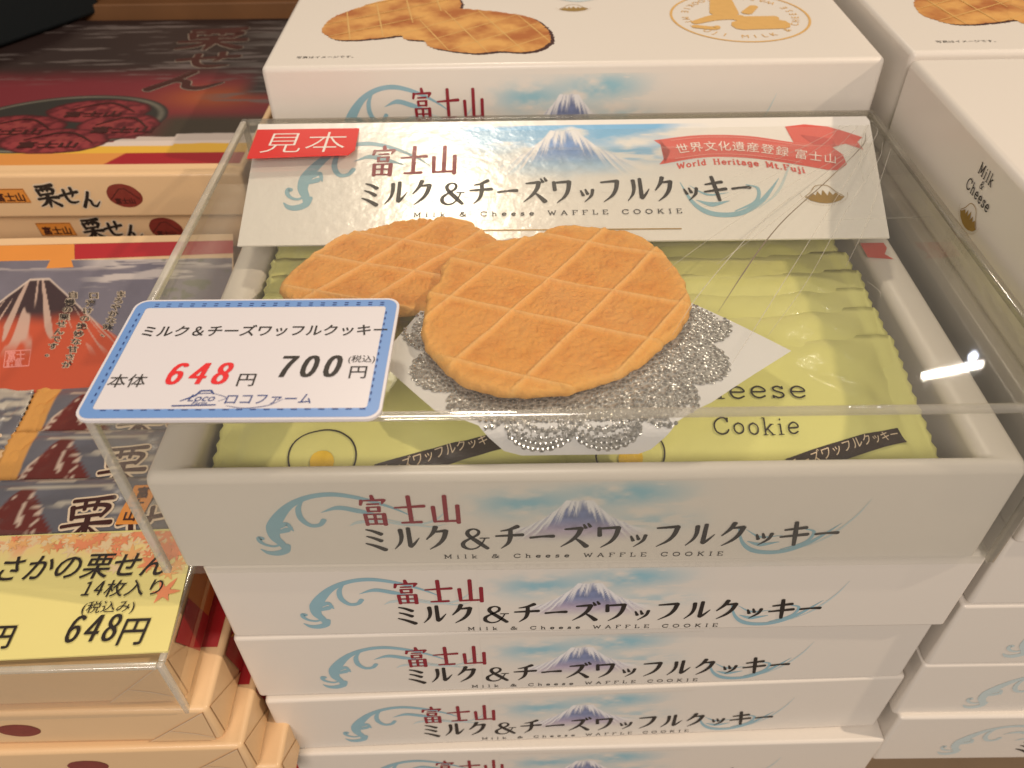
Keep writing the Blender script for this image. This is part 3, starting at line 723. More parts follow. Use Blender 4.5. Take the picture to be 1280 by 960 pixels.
# ------------------------------------------------------------------ cookies
def make_cookie(name, label, outline, z0, thick, lines1, lines2, base, tilt, seed):
    P = np.array(outline, float); c = P.mean(0)
    Q, _ = catmull([tuple(p) for p in P]+[tuple(P[0])], [1]*(len(P)+1), 18); Q = Q[:-1]
    ang = np.unwrap(np.arctan2(Q[:, 1]-c[1], Q[:, 0]-c[0])); rad = np.hypot(*(Q-c).T)
    if ang[-1] < ang[0]: ang = ang[::-1]; rad = rad[::-1]
    th = np.linspace(0, 2*np.pi, 361)[:-1]
    Rr = np.interp(np.mod(th-ang[0], 2*np.pi)+ang[0], np.append(ang, ang[0]+2*np.pi), np.append(rad, rad[0]))
    r = np.random.default_rng(seed)
    for f_, a_ in ((19, .18), (31, .18), (47, .12), (71, .08)): Rr = Rr+a_*np.sin(f_*th+r.uniform(0, 6.28))
    nr = 110; s = np.linspace(0, 1, nr+1)[1:]
    Rg = np.outer(s, Rr); X = c[0]+Rg*np.cos(th); Y = c[1]+Rg*np.sin(th)
    def fam(lines):
        (dx, dy), offs = lines; L = math.hypot(dx, dy); n = (-dy/L, dx/L)
        q = X*n[0]+Y*n[1]+.9*(fbm(X*.05+seed, Y*.05, 2)-.5)
        d = np.min(np.abs(q[..., None]-np.array(offs)), -1); side = q[..., None]-np.array(offs)
        return d
    d1, d2 = fam(lines1), fam(lines2); d = np.minimum(d1, d2)
    ridge = np.exp(-(d/.58)**2)
    edge = np.clip((1-s[:, None])*Rr.mean()/1.6, 0, 1)
    top = thick*np.sqrt(1-(1-edge)**2)
    puff = .55*sm(.4, 4.5, d)
    n = fbm(X*.16+seed*3, Y*.16, 5); n3 = fbm(X*.55+9, Y*.55+seed, 3)
    warp = 1.1*(fbm(X*.022+seed, Y*.022+4, 2)-.5)*2
    h = top+edge*(ridge*.95+puff*.75+(n-.5)*.7+np.abs(n3-.5)*-1.6*sm(.5, 2.5, d)+.25)+warp
    col = np.ones(X.shape+(3,))*np.array(base)
    col = mixc(col, (base[0]*.88, base[1]*.72, base[2]*.55), sm(.35, .8, n)*.55*sm(.5, 2.5, d)+.25*sm(.5, 2.0, d))
    col = mixc(col, (min(base[0]*1.10, 1), base[1]*1.30, base[2]*2.0), np.clip(ridge*.95, 0, 1))
    col = mixc(col, (base[0]*1.08, base[1]*1.22, base[2]*1.4), (1-sm(0, .16, 1-s))[:, None]*np.ones_like(X)*.6)
    col = mixc(col, (base[0]*.7, base[1]*.5, base[2]*.35), sm(.64, .80, n3)*.22)
    o = thing(name, label, 'cookie', (c[0]*MM, c[1]*MM, z0), tilt)
    N = len(th)
    V = [(0, 0, float(h[0].mean())*MM)]
    XX = (X-c[0])*MM; YY = (Y-c[1])*MM; HH = h*MM
    for i in range(nr): V += list(zip(XX[i], YY[i], HH[i]))
    F = [(0, 1+k, 1+(k+1) % N) for k in range(N)]
    for i in range(nr-1):
        a = 1+i*N; b = a+N
        F += [(a+k, b+k, b+(k+1) % N, a+(k+1) % N) for k in range(N)]
    e0 = 1+(nr-1)*N; u0 = len(V)
    V += list(zip(XX[-1]*.985, YY[-1]*.985, (warp[-1]-.6)*MM)); V.append((0, 0, -.0012))
    F += [(e0+k, u0+k, u0+(k+1) % N, e0+(k+1) % N) for k in range(N)]+[(u0+k, u0+N, u0+(k+1) % N) for k in range(N)]
    ob = pyd('biscuit', V, F, M['cookie'], o, True)
    C = np.vstack([np.array(base)[None], col.reshape(-1, 3), np.tile(np.array(base)*.9, (N+1, 1))])
    setcol(ob.data, C); return o
def offs(d, pts):
    L = math.hypot(*d); n = (-d[1]/L, d[0]/L); return [p[0]*n[0]+p[1]*n[1] for p in pts]
OUT1 = [(-48.0, 48.7), (-47.6, 62), (-44.2, 70), (-43.6, 78.5), (-39, 84.5), (-33, 88), (-24.2, 92), (-13, 94.6), (-6, 98.6), (1, 100.6), (11.2, 98.6), (22.3, 94.6), (28.5, 88), (32.2, 80.5), (35.4, 70.1), (36.6, 58.3), (35, 50), (30.9, 42.5), (22.6, 33.4), (14.3, 25.4), (2.2, 19.3), (-9.2, 16.2), (-25, 16.8), (-36.6, 23), (-44.1, 33), (-48, 41)]
f1 = (49, 67); f2 = (72, -26)
o1 = offs(f1, [(-47.6, 48.7), (-37.9, 28), (-18.2, 19.7), (6.7, 18.5), (-43, 80)]); o2 = offs(f2, [(-43, 81.2), (-44.6, 61), (-42.8, 31.6), (-19.9, 98), (-10, 110)])
make_cookie('waffle_cookie', 'large golden waffle cookie lying on the silver lace doily', OUT1, .0146, 2.1, (f1, o1), (f2, [o2[0], o2[1], o2[2], o2[3]]), (.79, .39, .095), (R(1.5), R(-.5), 0), 5)
OUT2 = [(-98, 70), (-96.4, 78), (-92, 85.5), (-83, 97.5), (-75, 102.8), (-66.7, 106), (-57, 110), (-48, 110.8), (-40, 110.2), (-34.2, 107.6), (-30, 103.5), (-24, 96), (-21, 86), (-22, 76), (-28, 67.5), (-38, 62), (-50, 59), (-64, 58), (-80, 59), (-92, 63)]
g1 = (40, 43); g2 = (41, -11)
p1 = offs(g1, [(-87.2, 65.1), (-66.1, 64.6), (-46, 60), (-97, 80)]); p2 = offs(g2, [(-74.7, 100.4), (-89.9, 88.2), (-85, 68), (-60, 114)])
make_cookie('waffle_cookie', 'smaller waffle cookie half under the large cookie, behind the price tag', OUT2, .0114, 2.2, (g1, p1), (g2, p2), (.78, .385, .10), (R(3.2), R(.5), 0), 9)

# ------------------------------------------------------------------ sloping title card behind the cookies
card = thing('title_card', 'glossy white title card with blue mountain sloping behind the cookies', 'card', (0, .097, .012))
CF = frame((0, 0, 0), (1, 0, 0), (0, .068, .016))
nslope = Vector((1, 0, 0)).cross(Vector((0, .068, .016)).normalized())
def sheet_solid(name, outline, fr, th, m, parent):
    n = len(outline); V = [tuple(fr(x, y, 0)) for x, y in outline]+[tuple(fr(x, y, -th)) for x, y in outline]
    F = [tuple(range(n)), tuple(range(2*n-1, n-1, -1))]+[(i, n+i, n+(i+1) % n, (i+1) % n) for i in range(n)]
    return pyd(name, V, F, m, parent)
sheet_solid('card_sheet', [(-118.2, .6), (114.5, .2), (123.4, 63.8), (122.6, 66.5), (-121.5, 67)], CF, .0006, M['card'], card)
painted('mountain_picture', -52, 60, -57.5, -17.6, 300, 150, mountain_paint(1.62, 1.45, (.78, .75, .70), cut=-18.6), lambda x, y, l: CF(x+2.8, y+82.6, l), M['cardpaint'], card, .00005)
cfx = lambda c: -105+(c-25)/12.4
cfy = lambda c: 55-(c-50)/6.9
art('swirl_ornament', left_swirl(cfx, cfy, 1.15), CF, M['swirl'], card, .0001)
art('wave_ornament', right_swirl(lambda c: 44+(c-850)/11.2, lambda c: 54-(c-50)/6.0, 1.25), CF, M['swirl'], card, .0001)
art('pale_wave', right_swirl_pale(lambda c: 44+(c-850)/11.2, lambda c: 54-(c-50)/6.0, 1.25), CF, M['swirl_l'], card, .00009)
art('place_name_lettering', fuji_art(-75, -39.5, 35.6, 52.8), CF, M['red'], card, .00013)
art('title_lettering', title_art(-77.3, 70.5, 19.6, 33.4), CF, M['black'], card, .00013)
art('subtitle_lettering', serif('Milk & Cheese WAFFLE COOKIE', -6, 13.6, 2.2, 1.35, center=True, space=.75, k=1.3), CF, M['black'], card, .00013)
art('gold_line', [stroke([(-52, 6.6), (41, 5.8)], [.55, .55])], CF, M['gold'], card, .0002)
rb = []
top = [(36.2, 53.8), (54, 56.4), (73, 55.6), (90, 51.5), (105, 48.2)]; bot = [(36.8, 39.8), (54, 43.4), (71, 42.9), (86, 39.6), (100, 35.6)]
T_, _ = catmull(top, [1]*5, 8); B_, _ = catmull(bot, [1]*5, 8)
V = list(map(tuple, T_))+list(map(tuple, B_)); k = len(T_)
V[0] = (36.2, 53.8); V[k] = (36.8, 39.8)
rb = (V+[(42, 47.4)], [(i, k+i, k+i+1, i+1) for i in range(1, k-1)]+[(0, 2*k, k+1, 1), (2*k, k, k+1)], 0)
art('heritage_ribbon', [rb, poly([(105, 48.2), (108, 44), (108.3, 38.5), (104.5, 35.2), (100, 35.6)])], CF, M['ribbon'], card, .00013)
art('ribbon_fold', [poly([(89, 60.8), (97, 62), (106, 60.4), (112.5, 57), (118, 53.8), (115.4, 51.2), (116.6, 46.6), (110.5, 50.2), (105, 48.2), (90.5, 51.4)])], CF, M['ribbon'], card, .00016)
art('ribbon_shade_print', [poly([(94, 55.6), (106, 53), (106.5, 49), (98, 50)])], CF, M['ribbon_d'], card, .0003)
hl = []
for i, ch in enumerate('世界文化遺産登録富士山'):
    x = 44.5+i*5.35+(1.6 if i > 7 else 0); yc = float(np.interp(x, T_[:, 0], T_[:, 1])+np.interp(x, B_[:, 0], B_[:, 1]))/2
    sl = math.atan2(float(np.interp(x+3, T_[:, 0], T_[:, 1])-np.interp(x-1, T_[:, 0], T_[:, 1])), 4)
    hl.append(text(ch, x, yc-2.6, 5.9, ang=sl, sx=.88, bold=0))
art('ribbon_lettering', hl, CF, M['white'], card, .00035)
wl = xf(serif('World Heritage Mt.Fuji', 0, 0, 3.0, 1.0, k=1.7), 1, 1, 43.5, 0)
wl = [([(x, y+float(np.interp(x, B_[:, 0], B_[:, 1]))-4.2) for x, y in v], f, l) for v, f, l in wl]
art('ribbon_caption', wl, CF, M['ribbon'], card, .0001)
l1 = []
for off, P in ((-1.5, T_), (1.5, B_)): l1.append(stroke([(float(a), float(b)+off) for a, b in P[3::6]], [.35]*len(P[3::6])))
art('ribbon_edge_line', l1, CF, M['pink'], card, .0003)
art('emblem', emblem_art(96, 22.5, 1.0), CF, M['gold'], card, .0002)

# ------------------------------------------------------------------ clear acrylic cover
cov = thing('acrylic_cover', 'clear scratched acrylic cover over the open cookie tray', 'cover', (0, 0, -BH))
X0, X1, Y0, Y1, ZT, TH = -.1305, .1292, -.0032, .1706, BH+.026, .0024
A = M['acrylic']
e = .0018
plates('top_panel', [(X0+TH+.0001, X1-TH-.0001, Y0+TH+.0001, Y1-TH-.0001, ZT-TH, ZT)], A, cov)
plates('front_panel', [(X0+TH+.0001, X1-TH-.0001, Y0, Y0+TH, .0006, ZT-TH-.0001)], A, cov)
plates('back_panel', [(X0+TH+.0001, X1-TH-.0001, Y1-TH, Y1, .0006, ZT-TH-.0001)], A, cov)
plates('side_panel', [(X0, X0+TH, Y0+TH+.0001, Y1-TH-.0001, .0006, ZT-TH-.0001)], A, cov)
plates('side_panel', [(X1-TH, X1, Y0+TH+.0001, Y1-TH-.0001, .0006, ZT-TH-.0001)], A, cov)
for a in [(X0, X0+TH, Y0+TH, Y1-TH, ZT-TH, ZT), (X1-TH, X1, Y0+TH, Y1-TH, ZT-TH, ZT), (X0+TH, X1-TH, Y1-TH, Y1, ZT-TH, ZT), (X0, X0+TH, Y0, Y0+TH, .0006, ZT), (X1-TH, X1, Y0, Y0+TH, .0006, ZT),
          (X0, X0+TH, Y1-TH, Y1, .0006, ZT), (X1-TH, X1, Y1-TH, Y1, .0006, ZT)]:
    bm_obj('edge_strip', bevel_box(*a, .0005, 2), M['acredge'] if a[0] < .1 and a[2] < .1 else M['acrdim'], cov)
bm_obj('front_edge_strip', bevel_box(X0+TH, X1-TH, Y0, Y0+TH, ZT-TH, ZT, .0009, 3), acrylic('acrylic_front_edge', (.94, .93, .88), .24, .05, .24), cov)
cr = []
def scratch(pts, r):
    P, _ = catmull(pts, [1]*len(pts), 8)
    return [(x, y) for x, y in P], r
SCR = [([(119, 150), (114.4, 139.3), (93.8, 113.6), (73.5, 89.8), (62, 74), (51.8, 57.8), (40, 38)], 0.42), ([(124, 156), (122.1, 147.1), (95.6, 105.1), (71.3, 66.1), (51.3, 34.0), (36.3, 10.4)], 0.26), ([(116, 146), (107.4, 134.4), (80.3, 111.1), (48.7, 80.6), (27.1, 58.4)], 0.22), ([(118.0, 143.9), (92, 116), (66.8, 90.0), (38.0, 49.8), (24.9, 27.3)], 0.28), ([(123, 142), (116.7, 127.9), (95.1, 94.4), (70.3, 53.2), (51.9, 26.8)], 0.2), ([(112, 158), (100, 141), (76, 118), (46, 96)], 0.2), ([(121, 160), (108, 152), (88, 136), (60, 116)], 0.18), ([(122, 150), (104, 126), (84, 104), (60, 78), (44, 62)], 0.2), ([(124, 136), (112, 112), (98, 84), (84, 60)], 0.2), ([(125, 161), (117, 147), (110, 128), (106, 112)], 0.2), ([(118, 156), (113, 149), (100, 133), (92, 128)], 0.18), ([(88, 52), (90, 47), (89.4, 44)], 0.25), ([(122, 88), (104, 87.4), (84, 86.6)], 0.25)]
bmc = []
for pts, w_ in SCR:
    bmc.append(stroke(pts, [.12]+[w_]*(len(pts)-2)+[.1]))
art('scratch', bmc[1:], frame((0, 0, ZT), (1, 0, 0), (0, 1, 0)), M['crease'], cov, .00006)
art('dark_scratch', bmc[:1], frame((0, 0, ZT), (1, 0, 0), (0, 1, 0)), M['scr_dark'], cov, .00006)

# ------------------------------------------------------------------ price tag, sample sticker
tag_ = thing('price_tag', 'white price tag with blue border lying on the clear cover', 'price tag', (-.0930, .0205, .0262), (0, 0, R(-.6))); tag_.scale = (.978, 1, 1)
def rrect(w_, h_, r_, n=6):
    v = []
    for cx, cy, a0 in ((w_/2-r_, h_/2-r_, 0), (-w_/2+r_, h_/2-r_, 90), (-w_/2+r_, -h_/2+r_, 180), (w_/2-r_, -h_/2+r_, 270)):
        for k in range(n+1):
            a = R(a0+90*k/n); v.append((cx+r_*math.cos(a), cy+r_*math.sin(a)))
    return v
TF = frame((0, 0, .0009), (1, 0, 0), (0, 1, 0))
sheet_solid('tag_laminate', rrect(80.5, 50.5, 4), TF, .0009, M['tagw'], tag_)
o_ = rrect(79, 49, 3.4); i_ = rrect(72.6, 42.6, 1.0); n_ = len(o_)
art('blue_border', [(o_+i_, [(i, (i+1) % n_, n_+(i+1) % n_, n_+i) for i in range(n_)], 0)], TF, M['blue'], tag_, .00008)
dash = []
for x in np.arange(-34, 35, 3.6):
    for yy in (22.0, 23.0): dash.append(stroke([(x, yy), (x+1.2, yy)], [.35, .35], cap=False))
    for yy in (-21.7,): dash.append(stroke([(x, yy), (x+1.6, yy)], [.35, .35], cap=False))
for y in np.arange(-19, 20, 2.6):
    for xx in (-37.3, 36.7): dash.append(stroke([(xx, y), (xx, y+1.1)], [.35, .35], cap=False))
art('border_dash', dash, TF, M['navy'], tag_, .00014)
art('title_lettering', [text('ミルク＆チーズワッフルクッキー', -34.2, 8.3, 5.35, sx=.905, bold=.012)], TF, M['black'], tag_, .00014)
art('yen_lettering', [text('円', 29.2, -9.6, 5.6, bold=.004)], TF, M['black'], tag_, .00014)
art('yen_lettering', [text('円', -.9, -12.4, 5.6, bold=.004)], TF, M['black'], tag_, .00014)
art('tax_lettering', [text('(税込)', 28.4, -3.4, 3.2, sx=.92)], TF, M['black'], tag_, .00014)
art('base_price_lettering', [text('本体', -36, -12.6, 5.6, sx=.95)], TF, M['black'], tag_, .00014)
art('price_lettering', digits('700', 8.2, -9.4, 11.4, 6.4, .034, .12, .62), TF, M['black'], tag_, .00014)
art('sale_price_lettering', digits('648', -21.8, -12, 11.2, 6.4, .034, .13, .62), TF, M['pricered'], tag_, .00014)
lg = [stroke([(-13.8, -18.4), (-10.5, -16.4), (-9.4, -14.6)], [.3, .6, .5]), stroke([(-9.4, -14.6), (-6.6, -14.5)], [.5, .5]), stroke([(-6.6, -14.5), (-5.6, -15.8)], [.5, .4]), stroke([(-9.6, -15.6), (-6.3, -15.5)], [.25, .25]),
      stroke([(-15.4, -20.2), (-4.0, -19.9)], [.45, .4]), text('Loco', -12.2, -18.5, 3.6, shear=.3), text('Farm', -10.6, -19.9, 2.0, shear=.3), text('ロコファーム', -2.4, -19.4, 4.4, sx=.90, shear=.1),
      stroke([(-5.6, -15.6), (-1.9, -17.2), (-3.6, -18.6)], [.12, .18, .12]), stroke([(-1, -20.3), (4, -21.2), (10, -20.2), (13.5, -18)], [.12, .22, .22, .12])]
art('maker_logo', lg, TF, M['navy'], tag_, .00014)
stk = thing('sample_sticker', 'red sticker with white characters at the back corner of the clear cover', 'sticker', (-.1005, .1480, .0262))
SF = frame((0, 0, .0004), (1, 0, 0), (0, 1, 0))
sheet_solid('sticker_film', [(-20.8, 11.6), (20, 11.2), (20.6, -6.8), (18.5, -11), (-19.6, -12.6)], SF, .0004, M['sticker'], stk)
art('sticker_lettering', [text('見本', -16.8, -7.6, 18.5, sx=.92, bold=-.012)], SF, M['white'], stk, .0001)

# ------------------------------------------------------------------ left back: chestnut cracker boxes
def kuri_art(x, y, w_, h_, bold=1., grow=0.):
    u = w_/3.05
    return glyph('kuri', x, y+h_*.02, u*1.12, h_, bold, grow)+glyph('se', x+u*1.16, y+h_*.14, u*.98, h_*.78, bold, grow)+glyph('n', x+u*2.12, y, u*.98, h_*.72, bold, grow)
KW, KH, KD = .26, .0218, .192
def kuri_box(label, loc, rot, with_top):
    t = thing('cracker_box', label, 'box', loc, rot, 'peach chestnut cracker boxes at the back left')
    box('carton', -KW, 0, 0, KD, 0, KH, M['beige'], t, .0016)
    f = frame((-.040, 0, 0), (1, 0, 0), (0, 0, 1))
    art('title_outline', kuri_art(-54, 5.4, 27.5, 11.8, 1.45, 1.3), f, M['cream'], t, .0001)
    art('title_lettering', kuri_art(-54, 5.4, 27.5, 11.8, 1.45), f, M['black'], t, .0003)
    art('chestnut_print', [disc(-14.5, 11.2, 7.8, 5.9, wob=.012, ang=R(-8), seed=2)], f, M['maroon'], t, .0001)
    art('chestnut_mark', [stroke([(-21, 9.4), (-16, 14.6), (-13.5, 14.8), (-8.2, 9.6)], [.35]*4, n=1), text('富士山', -19.6, 7.4, 3.1, bold=.02)], f, M['maroon_d'], t, .0002)
    art('orange_label', [poly([(-74, 8), (-57.5, 8), (-58.5, 15.2), (-75, 15.2)])], f, M['orange'], t, .0001)
    art('label_lettering', [text('富士山', -73, 9.2, 4.6, bold=.03), stroke([(-74, 8.3), (-57.8, 8.3), (-58.8, 14.9), (-74.8, 14.9), (-74, 8.3)], [.25]*5, n=1)], f, M['maroon_d'], t, .0002)
    return t
kb = kuri_box('peach cracker box with dark printed lid and plate of red cookies, back left', (-.1385, .175, -.0228), (0, 0, R(-.6)), True)
kb2 = kuri_box('peach cracker box in shadow under the box with the cookie plate lid', (-.1290, .1835, -.0450), (0, 0, 0), False)
def kb_paint(X, Y):   # world millimetres
    c = np.ones(X.shape+(3,))*np.array((.035, .02, .018))
    n = fbm(X*.05, Y*.09, 4); n2 = fbm(X*.03+5, Y*.35, 4)
    c = mixc(c, (.10, .018, .02), sm(300, 262, Y))
    c = mixc(c, (.20, .025, .035), sm(292, 268, Y+6*(n-.5)))
    c = mixc(c, (.42, .10, .03), np.exp(-((X+172)/24)**2-((Y-254)/13)**2)*.9)
    c = mixc(c, (.06, .045, .03), sm(238, 226, Y)*sm(-205, -180, X))
    c = mixc(c, (.045, .035, .035), sm(-165, -150, X)*sm(250, 262, Y))
    c = mixc(c, (.25, .21, .20), sm(.60, .68, n2)*sm(272, 290, Y+8*n)*.55)
    c = mixc(c, (.16, .14, .13), sm(.56, .64, fbm(X*.035+9, Y*.3+3, 4))*sm(-185, -160, X)*sm(236, 246, Y)*.7)
    wob = 1.2*(n-.5)
    wh = np.where(X > -178, 213.5, np.where(X > -196, 210.5, 208.5))
    c = mixc(c, (.66, .56, .50), sm(0, .5, wh+wob-Y+np.where(X < -205, -3, 0)))
    ye = np.where(X > -176, 203.5, 201.5)
    c = mixc(c, (.72, .42, .05), sm(0, .4, ye+wob-Y))
    c = mixc(c, (.66, .27, .06), sm(0, .4, 194.5-Y)); c = mixc(c, (.34, .012, .02), sm(0, .4, 194.5-Y)*sm(-202, -200.5, X-(Y-185)*.6))
    pr = np.sqrt(((X+240)/52)**2+((Y-226-.10*(X+240))/31)**2)
    c = mixc(c, (.035, .032, .028), sm(1.0, .985, pr)); c = mixc(c, (.24, .22, .17), sm(.05, .0, np.abs(pr-.93))*(.4+.5*n))
    for (x, y, rx, ry) in ((-225, 239, 26, 13), (-259, 221, 25, 14), (-209, 222, 20, 14), (-234, 207, 26, 13)):
        rr = np.sqrt(((X-x)/rx)**2+((Y-y)/ry)**2)+.10*(fbm(X*.2+x, Y*.3, 3)-.5)
        k_ = sm(1.02, .97, rr); tx = fbm(X*.35+x, Y*.4, 4)
        cc = np.ones_like(c)*np.array((.25, .032, .04)); cc = mixc(cc, (.09, .010, .014), sm(.45, .7, tx)*.8); cc = mixc(cc, (.36, .075, .06), sm(.55, .35, tx)*.5*sm(1, .3, rr)); cc = mixc(cc, (.06, .008, .01), sm(.84, 1., rr))
        c = c*(1-k_[..., None])+cc*k_[..., None]
    c = mixc(c, (.76, .52, .29), sm(0, .4, 184.0-Y))
    return c
KT = lambda x, y, l: Vector(((x+138.5)*MM, (y-175)*MM, KH+l))
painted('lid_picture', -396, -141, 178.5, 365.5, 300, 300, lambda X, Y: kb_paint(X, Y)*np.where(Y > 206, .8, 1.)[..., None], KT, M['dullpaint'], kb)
mk = []
for (x, y, rx, ry) in ((-225, 239, 26, 13), (-259, 221, 25, 14), (-209, 222, 20, 14), (-234, 207, 26, 13)):
    mk += [stroke([(x-rx*.55, y+1), (x-rx*.05, y+ry*.6), (x+rx*.3, y+ry*.55), (x+rx*.72, y-2)], [.7, 1.6, 1.4, .7], n=2), text('富士山', x-rx*.6, y-ry*.5, ry*.5, sx=1.5, bold=.03)]
art('cookie_mark', mk, KT, M['maroon_d'], kb, .00028)
kt = [('kuri', -213, 316, 40, 34), ('se', -205, 290, 34, 24), ('n', -212, 262, 42, 25)]
art('lid_title_outline', [s for k_, x, y, w_, h_ in kt for s in glyph(k_, x, y, w_, h_, 1.25, 1.0)], KT, M['gray_ink'], kb, .00012)
art('lid_title', [s for k_, x, y, w_, h_ in kt for s in glyph(k_, x, y, w_, h_, 1.25)], KT, M['maroon_d'], kb, .0003)
blk = thing('display_block', 'black block standing in the dark top left corner', 'block', (-.392, .315, -.001), (0, 0, R(-34)))
box('block_body', -.065, .065, 0, .12, 0.0008, .10, M['dark'], blk, .003)

# ---- leaning red mountain card in front of them
kc = thing('picture_card', 'leaning card with red mountain picture and vertical lettering', 'card', (-.2, .108, -.072))
KF = lambda x, y, l: Vector(((x+200)*MM, 0, 0))+Vector((0, .042, .0445)).normalized()*(y*MM)+Vector((0, -.0445, .042)).normalized()*l
def kc_paint(X, Y):
    c = np.ones(X.shape+(3,))*np.array((.175, .16, .195))
    n = fbm(X*.07, Y*.07, 4); n2 = fbm(X*.035+3, Y*.42+8, 4)
    c = c*(.8+.45*n[..., None])
    c = mixc(c, (.56, .50, .47), sm(.56, .62, n2)*sm(-212, -196, X)*.9)
    c = mixc(c, (.48, .42, .40), sm(.54, .6, fbm(X*.05, Y*.6+2, 3))*sm(55, 58, Y)*.85)
    c = mixc(c, (.10, .12, .07), sm(.62, .70, fbm(X*.12+31, Y*.2, 3))*sm(-178, -168, X)*.9)
    xs = [-300, -262, -244, -231, -222.5, -216, -202, -192, -178, -160, -130]; hs = [20, 34, 43.5, 53, 53, 47, 33.5, 26, 18, 11, 4]
    ridge = np.interp(X, xs, hs)+.8*(n-.5)
    dep = ridge-Y; ins_ = sm(0, .5, dep)
    body = np.ones_like(c)*np.array((.52, .085, .035))
    body = mixc(body, (.05, .028, .03), sm(31, 39, Y+5*(n-.5)))
    rad = (X+226.5)/(dep+7)
    st = vnoise(rad*7.5+11, Y*.06)
    streak = sm(.66, .71, st)*sm(22, 32, Y+8*n)
    body = mixc(body, (.56, .40, .32), streak*.85)
    body = mixc(body, (.62, .50, .42), sm(1.0, .2, np.abs(dep-.5))*sm(30, 38, Y))
    c = c*(1-ins_[..., None])+body*ins_[..., None]
    c = mixc(c, (.62, .12, .05), sm(.55, .75, fbm(X*.03, Y*.05+3, 3))*ins_*sm(30, 20, Y)*.6)
    return c
sheet_solid('card_sheet', [(-290, 0), (-142, 0), (-142, 63), (-290, 61.5)], lambda x, y, l: KF(x, y, l), .0008, M['beige'], kc)
painted('mountain_picture', -289, -142.5, .5, 60.5, 340, 140, kc_paint, KF, M['dullpaint'], kc)
art('orange_strip', [poly([(-290, 60), (-211.5, 60.8), (-211.5, 67.5), (-290, 67)]), poly([(-224, 57), (-212, 57.4), (-213, 61), (-222, 60.9)])], KF, M['orange'], kc, .0001)
art('crimson_strip', [poly([(-211.4, 60.8), (-142, 62.5), (-142, 68.2), (-211.4, 67.5)])], KF, M['crimson'], kc, .0001)
art('peach_strip', [poly([(-290, 67), (-142, 68.2), (-142, 71), (-290, 70)])], KF, M['beige'], kc, .0001)
vt = []; vo = []
for x, s0, s1, body in ((-193.6, 46.6, 26.6, 'まろやかな味、'), (-205.5, 46.6, 13.2, '口溶けの絶妙な甘さが'), (-214.6, 46.8, 18.2, '自慢の栗せんです。')):
    st_ = (s0-s1)/len(body)
    for i, ch in enumerate(body):
        xx = x-(i*st_)*.40
        vo.append(text(ch, xx, s0-(i+.85)*st_, 3.0, bold=.075, sx=1.55, lift=0)); vt.append(text(ch, xx, s0-(i+.85)*st_, 3.0, bold=.016, sx=1.55))
art('lettering_outline', vo, KF, M['cream'], kc, .0001)
art('vertical_lettering', vt, KF, M['black'], kc, .00045)
art('seal_print', [stroke([(-243, 14), (-232, 14.6), (-231, 21.5), (-242, 21), (-243, 14)], [.5]*5, n=1), text('富士', -241.5, 17.6, 4, bold=.02), text('銘菓', -242, 14.4, 3.6, bold=.02)], KF, M['pink'], kc, .0001)

# ---- chestnut cracker sachets
def ks_paint(X, Y):
    c = np.ones(X.shape+(3,))*np.array((.135, .135, .16))
    n = fbm(X*.08, Y*.08, 4); c = c*(.75+.5*n[..., None])
    n2 = fbm(X*.05+3, Y*.42+1, 4)
    c = mixc(c, (.50, .46, .38), sm(.60, .64, n2)*.9*sm(-20, -8, X+14*(Y > 4)+30*(Y > 10)))
    c = mixc(c, (.42, .38, .32), sm(.57, .61, fbm(X*.05+13, Y*.5+6, 3))*sm(4, 12, X)*.9)
    d = np.abs(X+27.5); ridge = 6.5-np.maximum(d-2.5, 0)*1.5-3; dep = ridge+8-Y
    ins_ = sm(0, .4, dep)*sm(-11, -10.2, Y)
    body = np.ones_like(c)*np.array((.14, .025, .02)); st = vnoise((X+27.5)/(dep+5)*9+4, Y*.08)
    body = mixc(body, (.58, .45, .36), sm(.62, .68, st))
    c = c*(1-ins_[..., None])+body*ins_[..., None]
    c = mixc(c, (.30, .30, .27), sm(.3, .0, np.minimum(np.abs(X+48-vnoise(X*0, Y)), np.abs(Y-3-np.round(X/3)*0)))*sm(-42, -41, X)*sm(-34, -36, X)*.0)
    c = mixc(c, (.62, .31, .08), sm(-41.6, -42.0, X)); return c
def ks_make(label, loc, rz):
    w_, d_ = .104, .034
    t, o, fr = make_sachet(w_, d_, .0024, 31, 'cracker_sachet', M['glosspaint'], label, 'blue printed cracker sachets under the leaning card')
    co = np.zeros(len(o.data.vertices)*3); o.data.vertices.foreach_get('co', co); co = co.reshape(-1, 3)*1000
    setcol(o.data, ks_paint(co[:, 0], co[:, 1]))
    kg = [('kuri', -9, -14, 19, 21), ('se', 12, -14, 17, 17), ('n', 30, -16, 17, 15)]
    art('title_outline', densify([s for k_, x, y, a, b in kg for s in glyph(k_, x, y, a, b, .9, 1.8)]), fr, M['cream'], t, .0001)
    art('title_lettering', densify([s for k_, x, y, a, b in kg for s in glyph(k_, x, y, a, b, .9)]), fr, M['maroon_d'], t, .0003)
    art('red_label', densify([poly([(11.5, -6), (20.5, -6), (22.5, 12), (13.5, 12)])]), fr, M['orange'], t, .0004)
    art('label_lettering', densify([text(ch, 13.6+1.5*(1-i*.5), 6.6-5.4*i, 5.2, bold=.03) for i, ch in enumerate('富士山')]), fr, M['maroon_d'], t, .0006)
    t.location = loc; t.rotation_euler = (R(7), 0, rz); return t
k0 = ks_make('blue printed cracker sachet nearest the yellow price sign', (-.1800, .0425, -.0708), R(1))
dup(k0, (-.1755, .0685, -.0708), (R(7), 0, R(.2)), 'blue printed cracker sachet in the middle of the three under the leaning card')
dup(k0, (-.2815, .0955, -.0708), (R(7), 0, R(1)), 'cracker sachet in the second column at the left picture edge', 'blue printed cracker sachets under the leaning card')
